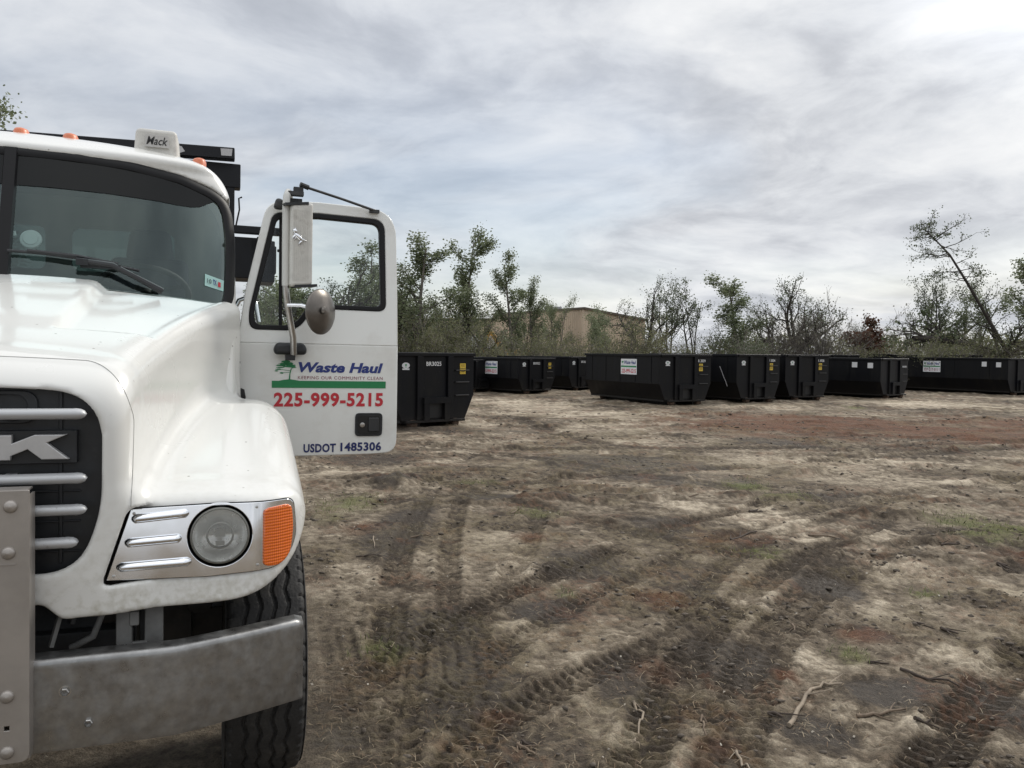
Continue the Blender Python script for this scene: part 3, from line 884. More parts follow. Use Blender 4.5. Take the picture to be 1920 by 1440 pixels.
for s in (1, -1):
    for v in (.77, 5.6, 6.95):
        wh = empty('wheel'); wh.parent = truck; wh.location = (s*1.108, v, .330)
        if s < 0: wh.rotation_euler = (0, 0, math.pi)
        link_mesh('tyre', tyre_me, wh)
        mb = MB()
        M = Matrix.Rotation(math.pi/2, 4, 'Y')
        mb.lathe([(.30, -.13), (.285, -.10), (.27, .02), (.25, .05), (.13, .07), (.12, .13), (.09, .14), (0, .14)], 40, 0, M)
        mb.lathe([(.30, .125), (.285, .12), (.26, .05)], 40, 0, M)
        mb.build('rim', 'steel', wh, smooth=40)

# ---- chassis bits seen under the hood
mb = MB()
for s in (1, -1):
    mb.box((s*.43, 4.0, .86), (.08, 7.6, .26))
    mb.box((s*.62, .30, .66), (.05, .05, .30)); mb.box((s*.70, .22, .72), (.07, .03, .36)); mb.box((s*.585, .24, .60), (.045, .04, .06)); mb.box((s*.60, .26, .69), (.09, .03, .03))
    mb.box((s*.30, .14, .70), (.03, .03, .30), M=None)
    mb.bar((s*.50, .16, .86), (s*.46, .14, .68), .03, .02)
    mb.tube([(s*.86, .5, .60), (s*.86, 1.0, .9)], .05, 10)
    mb.box((s*.86, .95, .95), (.10, .9, .04))
mb.box((0, .62, .72), (1.66, .03, .62)); mb.box((0, .77, .45), (1.9, .14, .16)); mb.box((0, .25, .56), (1.3, .08, .14))
mb.box((0, .35, 1.05), (1.06, .18, .86)); mb.box((0, .9, .9), (.7, .7, .5))
mb.box((0, 1.62, 1.35), (1.9, .04, .9)); mb.box((0, 2.2, .92), (1.9, 1.1, .05))
mb.box((.55, .42, .30), (.05, .30, .05)); mb.box((.57, .40, .44), (.05, .05, .30))
mb.tube([(.1, .2, .85), (.35, .22, .80), (.40, .3, .66), (.15, .3, .60)], .035, 10)
mb.build('chassis', 'dark_chassis', truck, bev=.006, seg=1)
for s in (1, -1):
    mb = MB()
    mb.box((s*.628, .10, .66), (.05, .03, .26)); mb.box((s*.72, .12, .66), (.06, .02, .26)); mb.box((s*.672, .10, .60), (.06, .02, .03)); mb.box((s*.66, .09, .70), (.03, .02, .05))
    mb.build('bumper_bracket', 'bracket_grey', truck, bev=.004, seg=1)
    mb = MB(); mb.bar((s*.44, .06, .74), (s*.415, .05, .64), .02, .012); mb.build('tow_hook_link', 'bracket_grey', truck)
    mb = MB(); mb.tube([(s*.50, .14, .80), (s*.56, .12, .72), (s*.53, .12, .64), (s*.46, .14, .60)], .012, 8); mb.build('hose', 'bracket_grey', truck, smooth=60)
for s in (1, -1): MB().box((s*1.235, 1.05, .98), (.015, .30, .10)).build('fender_flap', 'black_rubber', truck)
# cowl vent beside the door hinge
for s in (1, -1):
    mb = MB()
    me = plate_mesh([round_poly([(1.595, 1.385), (1.665, 1.385), (1.665, 1.645), (1.595, 1.645)], .025)], .014, .003)
    mb.mesh(me, 0, frame((s*1.010, 0, 0), (0, s, 0), (0, 0, 1)) if s > 0 else frame((-1.010, 0, 0), (0, 1, 0), (0, 0, 1)))
    for w in (1.44, 1.50, 1.56): mb.box((s*1.02, 1.63, w), (.02, .05, .012))
    mb.build('cowl_vent', 'black_plastic', truck)
mb = MB(); mb.lathe([(0, -.05), (.018, -.042), (.026, 0), (.018, .042), (0, .05)], 14, 0, Matrix.Translation((1.035, 1.64, 1.372)))
mb.build('hood_latch', 'black_rubber', truck, smooth=80)

# ---- driver door, open at a right angle
CREASE = 1.667
def door_v(w): return 1.70 + (.065*(w-CREASE) if w > CREASE else .045*(CREASE-w))
def door_obj(mb, name, mats, parent, smooth=None):
    """shapes given as (u, w, z towards the viewer) wrapped on the door skin"""
    mb.v = [(x, door_v(y)-z, y) for x, y, z in mb.v]
    return mb.build(name, mats, parent, smooth=smooth)
lower = round_poly([(1.0, CREASE), (1.0, 1.032), (1.73, 1.037), (1.904, 1.045), (1.904, 1.20), (1.898, CREASE)], [0, .02, 0, .13, 0, 0], 8)
upper = round_poly([(1.018, CREASE), (1.055, 1.949), (1.168, 2.455), (1.45, 2.469), (1.884, 2.456), (1.895, 1.943), (1.898, CREASE)], [0, 0, .09, 0, .16, 0, 0], 8)
wout = round_poly([(1.198, 2.392), (1.446, 2.405), (1.818, 2.396), (1.828, 1.865), (1.415, 1.868), (1.335, 1.741), (1.08, 1.741), (1.073, 1.83)], [.05, 0, .07, .05, .07, .09, .07, .05], 7)
win_ = round_poly([(1.222, 2.365), (1.447, 2.376), (1.788, 2.367), (1.799, 1.892), (1.395, 1.893), (1.318, 1.767), (1.108, 1.767), (1.100, 1.84)], [.04, 0, .05, .035, .06, .08, .05, .04], 7)
mb = MB()
mb.mesh(plate_mesh([lower], .05, .006, z=-.025)); mb.mesh(plate_mesh([upper, wout], .045, .006, z=-.0225))
bmv = [Vector(p) for p in mb.v]
door = door_obj(mb, 'door', ['door_paint'], truck, smooth=35)
mb = MB(); mb.mesh(plate_mesh([wout, win_], .05, .005, z=-.020)); door_obj(mb, 'window_gasket', 'black_rubber', door, smooth=40)
mb = MB(); mb.mesh(plate_mesh([win_], .004, 0, z=-.026)); door_obj(mb, 'window', 'door_glass', door)
mb = MB(); mb.box((1.242, 2.07, -.03), (.018, .61, .02)); door_obj(mb, 'window_post', 'black_rubber', door)
# lettering
Z = .0025
def letters(name, mats, fn):
    global mb
    mb = MB(); fn(); door_obj(mb, name, mats, door)
def f_name():
    put_text(mb, 'Waste Haul', 1.340, 1.814, 1.508, 1.566, 0, bold=.038, shear=.22, z=Z)
letters('company_name', ['blue_ink'], f_name)
letters('slogan', ['maroon_ink'], lambda: put_text(mb, 'KEEPING OUR COMMUNITY CLEAN', 1.338, 1.813, 1.470, 1.488, 0, bold=.0, z=Z, spacing=1.15))
letters('phone_number', ['red_ink'], lambda: put_text(mb, '225-999-5215', 1.210, 1.819, 1.314, 1.395, 0, bold=.036, z=Z, spacing=1.1))
letters('registration_prefix', ['navy_ink'], lambda: put_text(mb, 'USDOT', 1.374, 1.554, 1.054, 1.104, 0, bold=.034, z=Z, spacing=1.06))
letters('registration_number', ['navy_ink'], lambda: put_text(mb, '1485306', 1.580, 1.814, 1.057, 1.109, 0, bold=.034, z=Z, spacing=1.06))
random.seed(5)
def blob(cx, cy, rx, ry, n=18):
    vs = []
    for k in range(n):
        a = 2*math.pi*k/n; q = 1+random.uniform(-.22, .22)
        vs.append((cx+rx*q*math.cos(a), cy+ry*q*math.sin(a), Z))
    mb.add(vs, [tuple(range(n))], 0)
def stroke(a, b, w):
    d = Vector((b[0]-a[0], b[1]-a[1])); nrm = Vector((-d.y, d.x)).normalized()*w
    mb.add([(a[0]-nrm.x, a[1]-nrm.y, Z), (b[0]-nrm.x, b[1]-nrm.y, Z), (b[0]+nrm.x, b[1]+nrm.y, Z), (a[0]+nrm.x, a[1]+nrm.y, Z)], [(0, 1, 2, 3)], 0)
def f_tree():
    bar = [(1.198, 1.421), (1.832, 1.421), (1.832, 1.461), (1.345, 1.461), (1.325, 1.465), (1.295, 1.469), (1.262, 1.466), (1.235, 1.460), (1.198, 1.460)]
    mb.add([(x, y, Z) for x, y in bar], [tuple(range(len(bar)))], 0)
    mb.add([(1.288, 1.464, Z), (1.296, 1.464, Z), (1.297, 1.50, Z), (1.304, 1.53, Z), (1.299, 1.53, Z), (1.291, 1.50, Z)], [(0, 1, 2, 3, 4, 5)], 0)
    for cx, cy, rx, ry in ((1.272, 1.566, .022, .008), (1.262, 1.554, .030, .007), (1.285, 1.555, .026, .008), (1.245, 1.545, .026, .005), (1.285, 1.541, .034, .006), (1.306, 1.548, .020, .004), (1.312, 1.535, .016, .003),
                           (1.232, 1.524, .014, .004), (1.222, 1.515, .010, .003), (1.250, 1.504, .010, .004), (1.243, 1.534, .022, .003)): blob(cx, cy, rx, ry)
    stroke((1.297, 1.516), (1.232, 1.525), .0012); stroke((1.295, 1.508), (1.250, 1.504), .0012); stroke((1.300, 1.525), (1.315, 1.536), .001)
letters('tree_emblem', ['green_ink'], f_tree)
# handle
mb = MB()
mb.mesh(plate_mesh([round_poly([(1.660, 1.144), (1.817, 1.144), (1.817, 1.278), (1.660, 1.278)], .025)], .012, .003, z=.004), 0)
mb.mesh(plate_mesh([round_poly([(1.675, 1.158), (1.802, 1.158), (1.802, 1.264), (1.675, 1.264)], .018)], .006, .001, z=.0105), 1)
mb.mesh(plate_mesh([round_poly([(1.735, 1.172), (1.795, 1.172), (1.795, 1.252), (1.735, 1.252)], .008)], .012, .004, z=.016), 2)
mb.lathe([(.014, .010), (.014, .018), (.010, .019), (0, .019)], 20, 3, Matrix.Translation((1.700, 1.210, 0)))
pbr('handle_black', (.035, .037, .04), .4)
door_obj(mb, 'handle', ['black_plastic', 'black_ink', 'handle_black', 'dull_chrome'], door, smooth=40)
# mirror: lower mount, tube, housing, convex mirror, top bracket, stay rod
mb = MB()
mb.mesh(plate_mesh([round_poly([(1.208, 1.606), (1.372, 1.606), (1.380, 1.640), (1.36, 1.672), (1.22, 1.672), (1.200, 1.640)], .025)], .07, .02, z=0), 0, frame((0, 1.655, 0), (1, 0, 0), (0, 0, 1)))
mb.box((1.290, 1.66, 1.59), (.05, .06, .03))
mb.build('mirror_mount', 'black_plastic', door, smooth=45)
mb = MB()
mb.tube([(1.305, 1.60, 1.612), (1.297, 1.55, 1.70), (1.270, 1.52, 1.83), (1.254, 1.50, 1.93), (1.250, 1.50, 1.99)], .0175, 12, 0)
mb.tube([(1.250, 1.50, 1.97), (1.2485, 1.50, 2.20), (1.2485, 1.50, 2.38), (1.252, 1.505, 2.44), (1.262, 1.53, 2.468), (1.275, 1.60, 2.472), (1.28, 1.70, 2.46)], .0185, 12, 1)
pbr('bracket_white', (.60, .60, .57), .4, stain=(.35, .33, .30), sscale=12, samt=.5)
arm = mb.build('mirror_bracket', ['dull_chrome', 'bracket_white'], door, smooth=60)
mb = MB()
M = frame((1.322, 1.50, 2.19), (.97, .22, 0), (0, 0, 1))
me = plate_mesh([round_poly([(-.056, -.225), (.062, -.212), (.062, .225), (-.056, .205)], .018)], .06, .016, bres=3)
mb.mesh(me, 0, M)
for x in np.linspace(-.045, .035, 9): mb.box((x, -.005, .031), (.0035, .37, .003), 0, M)
mb.box((.003, .212, 0), (.125, .014, .066), 1, M @ Matrix.Rotation(R(8), 4, 'Z')); mb.box((.003, -.218, 0), (.122, .014, .064), 1, M @ Matrix.Rotation(R(6), 4, 'Z'))
hs = mb.build('mirror_housing', ['white_plastic', 'black_plastic'], door, smooth=40)
# small chrome animal ornament on the housing
mb = MB()
M2 = M @ Matrix.Translation((-.018, .035, .036)) @ Matrix.Rotation(R(-38), 4, 'Z')
def ell(c, r):
    vs = []; fs = []; n, m = 10, 7
    for i in range(m+1):
        a = math.pi*i/m
        for k in range(n):
            b = 2*math.pi*k/n
            vs.append((c[0]+r[0]*math.cos(a), c[1]+r[1]*math.sin(a)*math.cos(b), c[2]+r[2]*math.sin(a)*math.sin(b)))
    for i in range(m):
        for k in range(n): fs.append((i*n+k, i*n+(k+1) % n, (i+1)*n+(k+1) % n, (i+1)*n+k))
    mb.add(vs, fs, 0, M2)
ell((0, 0, 0), (.030, .0125, .009)); ell((-.034, .012, 0), (.0135, .012, .009)); ell((-.041, .022, 0), (.004, .006, .004)); ell((-.020, -.012, 0), (.006, .020, .005))
ell((.024, -.012, 0), (.007, .020, .005)); ell((-.009, -.012, -.003), (.005, .017, .004)); ell((.032, .008, 0), (.010, .004, .004))
mb.build('ornament', 'chrome', door, smooth=80)
mb = MB()
M = frame((1.428, 1.46, 1.838), (.70, .714, 0), (0, 0, 1))
mb.lathe([(.116, -.008), (.1215, -.002), (.1215, .004), (.115, .010), (.075, .026), (.030, .038), (.018, .041), (0, .042)], 48, 0, M)
mb.lathe([(.020, .050), (.016, .062), (0, .064)], 12, 0, M @ Matrix.Translation((-.03, .005, -.004)))
mb.tube([(1.262, 1.50, 1.868), (1.33, 1.47, 1.868), (1.40, 1.445, 1.85)], .011, 8, 1)
pbr('mirror_back', (.17, .155, .14), .34, metal=.75, var=.2, vscale=14)
mb.build('round_mirror', ['mirror_back', 'chrome'], door, smooth=50)
mb = MB()
mb.box((1.30, 1.53, 2.462), (.08, .05, .02)); mb.box((1.315, 1.55, 2.485), (.05, .04, .03)); mb.box((1.29, 1.56, 2.43), (.09, .04, .02))
mb.mesh(plate_mesh([round_poly([(1.195, 2.405), (1.25, 2.40), (1.25, 2.455), (1.21, 2.462)], .02)], .06, .015), 0, frame((0, 1.70, 0), (1, 0, 0), (0, 0, 1)))
mb.tube([(1.325, 1.56, 2.52), (1.37, 1.57, 2.508)], .014, 8); mb.tube([(1.365, 1.57, 2.508), (1.56, 1.65, 2.478), (1.765, 1.725, 2.440)], .0075, 8)
mb.box((1.755, 1.73, 2.438), (.055, .03, .018))
mb.build('top_bracket', 'dark_chassis', door, smooth=35)
# door inner trim (seen from the far side)
mb = MB(); mb.mesh(plate_mesh([round_poly([(1.05, 1.08), (1.85, 1.08), (1.85, 1.70), (1.05, 1.70)], .06)], .03, .008, z=-.066)); door_obj(mb, 'door_trim', 'interior_grey', door)
# ================================================================== GROUND
SAND = [(2.66, 7.67, 0.44, 0.92, 1.0), (1.88, 8.46, 0.4, 0.42, .8), (0.02, 5.96, 0.24, 0.33, .6), (-1.13, 5.6, 0.22, 0.52, .6), (0.14, 4.59, 0.25, 0.27, .75), (1.63, 4.19, 0.13, 0.22, .8), (2.89, 5.9, 0.36, 0.58, .7), (3.38, 6.9, 0.57, 0.59, .6), (2.45, 4.15, 0.2, 0.29, .8), (0.44, 3.48, 0.14, 0.21, .6), (0.66, 24.88, 2.02, 3.51, .7), (-0.83, 18.0, 0.72, 1.6, .8), (1.22, 12.89, 0.61, 0.69, .6), (2.83, 14.56, 0.9, 0.7, .6), (5.96, 12.02, 1.01, 0.6, .7), (4.3, 11.88, 0.66, 0.47, .6), (5.93, 10.28, 0.58, 0.35, .7), (3.49, 5.65, 0.15, 0.53, .6), (-0.08, 6.91, 0.28, 0.4, .5), (1.55, 5.18, 0.21, 0.23, .6), (0.82, 3.38, 0.09, 0.1, .6), (14.03, 26.8, 3.63, 2.35, .6), (2.56, 10.26, 0.42, 0.35, .6), (2.35, 5.1, 0.21, 0.27, .6), (-1.39, 7.48, 0.2, 0.23, .4), (1.8, 3.46, 0.14, 0.09, .7), (3.0, 21.0, 1.6, 1.6, .6), (7.5, 24.5, 3, 1.2, .5)]
MUD = [(2.2, 5.52, 0.26, 0.45, 1), (0.25, 4.98, 0.25, 0.27, 1), (1.86, 3.8, 0.23, 0.21, 1), (1.33, 3.41, 0.16, 0.2, 1), (2.28, 3.65, 0.15, 0.34, .9), (-0.22, 3.86, 0.33, 0.5, .8), (-0.67, 3.28, 0.13, 0.14, 1), (1.49, 11.75, 1.44, 1.14, .7), (0.54, 6.08, 0.37, 0.46, .7), (1.48, 7.53, 0.46, 0.47, .5), (-0.48, 4.66, 0.37, 0.54, .8), (2.35, 10.26, 1.13, 0.52, .8), (-2.07, 12.05, 0.64, 1.19, .6), (1.23, 4.2, 0.23, 0.37, .8), (0.58, 3.85, 0.18, 0.37, .8), (-0.98, 7.27, 0.28, 1.29, .7), (2.13, 4.6, 0.13, 0.18, .7), (4.84, 14.78, 0.62, 0.9, .6), (0.1, 3.25, 0.26, 0.27, .5), (1.28, 5.56, 0.26, 0.52, .5), (-1.43, 9.8, 0.26, 0.48, 1), (-0.05, 8.95, 0.72, 0.27, .9), (-1.2, 16.4, 1.6, .9, .8), (3.5, 9.2, .8, .35, .6)]
GRASS = [(2.92, 9.88, 0.27, 0.41, 1), (4.49, 7.7, 0.48, 0.62, 1), (2.85, 5.39, 0.19, 0.15, .8), (1.96, 6.43, 0.26, 0.24, .7), (-1.75, 8.29, 0.38, 0.71, .7), (1.85, 4.3, 0.15, 0.16, .7), (0.23, 8.07, 0.33, 0.27, .6), (-0.73, 4.27, 0.17, 0.23, .6), (3.02, 8.97, 0.43, 0.23, .6), (10.6, 24.82, 0.36, 1.02, 1), (0.38, 5.36, 0.11, 0.18, .6), (4.26, 7.1, 0.3, 0.32, .7), (-0.38, 9.85, 0.4, 0.32, .6)]
RUST = [(6.74, 18.59, 3.8, 3.4, 1), (9.55, 17.02, 2.6, 3.0, 1), (12.5, 19.5, 2.6, 3.0, .9), (2.06, 4.6, 0.25, 0.22, .7), (1.89, 6.99, 0.43, 0.33, .7), (-1.3, 7.25, 0.24, 0.26, .6), (0.11, 6.9, 0.19, 0.2, .5), (0.88, 3.25, 0.16, 0.11, .7), (1.02, 5.17, 0.25, 0.34, .6), (-0.06, 3.52, 0.14, 0.13, .5), (4.14, 6.53, 0.23, 0.27, .6), (1.42, 4.0, 0.08, 0.12, .7), (0.8, 4.02, 0.14, 0.17, .6)]
TRACKS = [([(2.42, 8.32), (1.45, 7.38), (0.54, 6.04), (0.02, 5.34), (-0.42, 4.56), (-0.67, 3.91)], .13, 1.0),
          ([(-0.94, 8.89), (-0.9, 6.65), (-0.76, 5.09), (-0.66, 4.19)], .12, .7),
          ([(3.28, 7.36), (2.29, 6.27), (1.41, 5.05), (0.84, 3.95), (0.5, 3.07), (.35, 2.5)], .13, .8),
          ([(3.9, 5.6), (2.92, 4.41), (2.24, 3.74), (1.7, 3.13), (1.5, 2.86)], .14, 1.0),
          ([(0.89, 4.47), (0.25, 3.8), (-0.12, 3.31), (-0.24, 2.9)], .12, .7),
          ([(-0.87, 4.11), (-0.72, 3.6), (-0.59, 3.21), (-0.5, 2.82)], .11, .7),
          ([(-0.51, 3.91), (-0.48, 3.45), (-0.43, 3.05), (-.4, 2.5)], .10, .8),
          ([(2.49, 6.12), (1.53, 4.66), (1.11, 3.83), (0.83, 3.07)], .12, .7),
          ([(6.8, 10.54), (3.96, 9.19), (2.3, 10.02), (0.34, 12.13), (-1.87, 14.07)], .20, .8),
          ([(9.2, 14.3), (4.3, 11.86), (1.36, 10.61), (-0.94, 8.89)], .20, .8),
          ([(12, 16), (6, 14.0), (1.5, 13.5), (-1.5, 13.0)], .22, .7),
          ([(-.2, 22), (.6, 17), (1.6, 14.2), (4.2, 12.9), (9, 12.4)], .22, .6),
          ([(3.6, 4.6), (2.75, 3.4), (2.3, 2.8)], .13, .9),
          ([(2.85, 8.0), (1.85, 7.0), (.92, 5.75), (.38, 5.0), (-.05, 4.25), (-.3, 3.6)], .11, .6),
          ([(3.7, 7.1), (2.65, 6.0), (1.75, 4.8), (1.15, 3.7), (.8, 2.8)], .11, .7),
          ([(-.55, 9.6), (-.52, 7.0), (-.42, 5.4), (-.30, 4.4)], .10, .6),
          ([(5.2, 9.6), (3.6, 8.3), (2.2, 6.9), (1.2, 5.2), (.9, 3.9), (.95, 2.8)], .11, .6),
          ([(.25, 7.6), (.1, 6.2), (-.15, 5.0), (-.2, 3.9), (-.1, 2.9)], .10, .5),
          ([(4.6, 5.4), (3.3, 4.1), (2.65, 3.2), (2.4, 2.7)], .12, .8),
          ([(7, 8.5), (4.6, 6.6), (3.2, 5.9), (1.9, 6.4), (.4, 8.2), (-1.2, 10.2)], .13, .6)]

GS = 1.12
for _l in (SAND, MUD, GRASS, RUST):
    _l[:] = [tuple(q*GS for q in e[:4])+(e[4],) for e in _l]
TRACKS = [([(x*GS, y*GS) for x, y in p], w*1.05, s_) for p, w, s_ in TRACKS]

def patches(lst, x, y, wx, wy, soft=.55):
    m = np.zeros_like(x)
    for cx, cy, rx, ry, s in lst:
        sel = (np.abs(x-cx) < rx*2.2) & (np.abs(y-cy) < ry*2.2)
        if not sel.any(): continue
        d = np.sqrt(((x[sel]-cx)/rx+wx[sel])**2+((y[sel]-cy)/ry+wy[sel])**2)
        m[sel] = np.maximum(m[sel], s*sstep(1.25, 1.25-soft*1.4, d))
    return m

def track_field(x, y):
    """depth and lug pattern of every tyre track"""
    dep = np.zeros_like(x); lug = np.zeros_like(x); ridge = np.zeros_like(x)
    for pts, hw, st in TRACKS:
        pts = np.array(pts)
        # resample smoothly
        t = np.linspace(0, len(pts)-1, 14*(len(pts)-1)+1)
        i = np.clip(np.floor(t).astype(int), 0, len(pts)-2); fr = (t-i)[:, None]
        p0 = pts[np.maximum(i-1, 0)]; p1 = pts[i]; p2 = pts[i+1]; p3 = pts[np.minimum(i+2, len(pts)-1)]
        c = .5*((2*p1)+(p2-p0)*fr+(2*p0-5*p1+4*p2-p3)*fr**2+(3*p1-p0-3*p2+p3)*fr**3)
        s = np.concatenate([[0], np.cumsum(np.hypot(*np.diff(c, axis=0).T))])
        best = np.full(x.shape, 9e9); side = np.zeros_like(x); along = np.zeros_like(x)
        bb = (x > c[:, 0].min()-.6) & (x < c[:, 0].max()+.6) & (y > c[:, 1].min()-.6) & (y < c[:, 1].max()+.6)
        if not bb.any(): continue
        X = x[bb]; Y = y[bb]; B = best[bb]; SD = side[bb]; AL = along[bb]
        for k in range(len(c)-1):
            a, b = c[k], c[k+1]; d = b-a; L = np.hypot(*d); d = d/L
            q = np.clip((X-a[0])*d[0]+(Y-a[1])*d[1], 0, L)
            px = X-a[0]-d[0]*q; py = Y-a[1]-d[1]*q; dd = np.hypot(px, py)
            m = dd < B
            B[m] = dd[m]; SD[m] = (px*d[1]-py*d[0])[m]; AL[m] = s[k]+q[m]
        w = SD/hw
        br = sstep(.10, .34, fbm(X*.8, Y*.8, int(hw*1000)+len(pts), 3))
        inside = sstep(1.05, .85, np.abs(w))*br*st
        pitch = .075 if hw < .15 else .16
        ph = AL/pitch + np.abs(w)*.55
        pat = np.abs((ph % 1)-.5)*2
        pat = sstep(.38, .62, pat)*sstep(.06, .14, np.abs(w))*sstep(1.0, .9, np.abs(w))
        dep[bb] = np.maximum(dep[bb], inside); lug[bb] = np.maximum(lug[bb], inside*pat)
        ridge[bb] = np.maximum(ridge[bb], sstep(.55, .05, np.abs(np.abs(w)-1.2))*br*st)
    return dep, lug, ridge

def ground_eval(x, y, want_col=True):
    r = np.hypot(x, y)
    wx = (fbm(x*1.9, y*1.9, 11, 4)-.5)*2.2; wy = (fbm(x*1.9+40, y*1.9, 12, 4)-.5)*2.2
    big = fbm(x*.35, y*.35, 3, 5); mid = fbm(x*1.6, y*1.1, 7, 5); str_ = fbm(x*.55+.3*y, y*1.9, 17, 5)
    fine = fbm(x*9, y*9, 21, 4); vf = fbm(x*34, y*34, 23, 3)
    sand = patches(SAND, x, y, wx*.5, wy*.5); mud = patches(MUD, x, y, wx*.5, wy*.5)
    grass = patches(GRASS, x, y, wx*.7, wy*.7, .8); rust = patches(RUST, x, y, wx*.6, wy*.6, .8)
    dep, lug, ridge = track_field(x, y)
    rough = sstep(.46, .62, fbm(x*.8+5, y*1.5, 31, 4))          # churned areas
    # relief
    z = (fbm(x*.12, y*.12, 41, 3)-.5)*.10*sstep(3, 14, r)
    z += (mid-.5)*.035+(fbm(x*19, y*21, 27, 3)-.5)*.013*(1-.4*sand)
    cl = np.abs(fbm(x*3.1, y*4.2, 51, 4)-.5)*2
    z += (1-cl)**3*.030*rough*(1-sand*.8)
    z += (fine-.5)*.032*(.35+.9*rough)*(1-.65*sand)
    z += (vf-.5)*.014*(.45+.8*rough)*(1-.45*sand)
    clod = sstep(.60, .80, fbm(x*13, y*15, 61, 3))*sstep(.42, .62, fbm(x*1.1, y*2.2, 63, 3))
    z += clod*.018*(1-sand)
    z *= 1-.45*dep
    z += -.026*dep + .027*lug + .024*ridge*(.3+1.3*vf)
    far_r = sstep(.52, .70, str_)*sstep(6, 10, r)
    z += far_r*.07*sstep(.35, .75, fbm(x*2.2, y*5, 71, 4))
    for cx, cy, rx, h in ((-1.57, 10.8, .36, .13), (-1.32, 10.5, .22, .07), (4.4, 12.4, .5, .08), (.44, 9.8, .5, .05)):
        d = np.hypot((x-cx)/rx, (y-cy)/(rx*1.1)); z += h*np.clip(1-d*d, 0, 1)*(.55+.9*fine)
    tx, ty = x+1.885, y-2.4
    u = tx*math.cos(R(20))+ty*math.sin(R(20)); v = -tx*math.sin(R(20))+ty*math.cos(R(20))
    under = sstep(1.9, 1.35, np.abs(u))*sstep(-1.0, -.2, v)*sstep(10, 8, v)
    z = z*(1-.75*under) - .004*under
    z *= sstep(70, 40, r)*.85+.15
    if not want_col: return z
    # colour: damp dark loam, dry loam, pale sand, pine litter, grass
    cols = np.array([[.048, .038, .029], [.098, .079, .059], [.168, .139, .105], [.255, .218, .168], [.385, .336, .265], [.50, .44, .355]])
    stops = np.array([.10, .30, .46, .60, .76, .92])
    crumb = fbm(x*19, y*21, 27, 3)
    t = .535+.44*(big-.5)+.38*(mid-.5)+.50*(fine-.5)+.46*(vf-.5)+.36*(crumb-.5)+.38*(str_-.5)*sstep(5, 12, r)
    t = t+.30*sand*(.25+1.5*(.5*fine+.5*crumb))-.44*mud*(.5+fine)-.13*rust-.12*rough*(1-sand)-.16*far_r
    t = t-.34*dep*(1-.3*sand)+.12*lug+.10*ridge*(vf-.25)  # relief shading painted into the colour: damp ruts darker, lugs and ridges lighter
    t = t+.05*sstep(.52, .40, str_)*sstep(8, 14, r)-.09*sstep(9, 16, r)*sstep(.45, .6, fbm(x*.5, y*2.6, 83, 4))
    t = t-.10*clod
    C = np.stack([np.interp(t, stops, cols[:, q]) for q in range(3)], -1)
    rustc = np.array([.118, .056, .033]); grassc = np.array([.105, .118, .040]); oliv = np.array([.135, .112, .062])
    C = C+(rustc-C)*np.clip(rust*(.42+1.1*sstep(.36, .60, fine*.5+mid*.3+vf*.2)), 0, .85)[..., None]
    lit = sstep(.54, .68, fbm(x*2.3+9, y*2.3, 91, 5))*sstep(.42, .62, vf)
    C = C+(rustc*1.2-C)*(lit*.40)[..., None]
    ol = sstep(.54, .66, fbm(x*.9+77, y*.9, 95, 5))*sstep(.40, .60, vf*.6+fine*.4)
    C = C+(oliv-C)*(ol*.38)[..., None]
    C = C+(grassc-C)*np.clip(grass*1.1*sstep(.38, .58, vf*.5+fine*.5), 0, .8)[..., None]
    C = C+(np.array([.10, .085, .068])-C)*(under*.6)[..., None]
    C = C*np.array([1.025, 1.0, .96])
    wet = np.clip(mud*sstep(.44, .30, t), 0, 1)
    return z, C, wet

rr = np.concatenate([np.geomspace(.3, 2.3, 26)[:-1], np.exp(np.arange(math.log(2.3), math.log(46), .0043)), np.geomspace(47, 1800, 50)])
aa = np.concatenate([np.linspace(-R(80), -R(40), 130)[:-1], np.linspace(-R(40), R(40), 460), np.linspace(R(40), R(62), 80)[1:], np.linspace(R(62), 2*math.pi-R(80), 60)[1:-1]])
RR, AA = np.meshgrid(rr, aa, indexing='ij')
GX = (RR*np.sin(AA)).ravel(); GY = (RR*np.cos(AA)).ravel()
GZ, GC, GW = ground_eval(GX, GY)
nr, na = RR.shape
idx = np.arange(nr*na).reshape(nr, na)
Q = np.stack([idx[:-1], idx[1:], np.roll(idx, -1, 1)[1:], np.roll(idx, -1, 1)[:-1]], -1).reshape(-1, 4)[:, ::-1]
Pg = np.stack([GX, GY, GZ], -1)
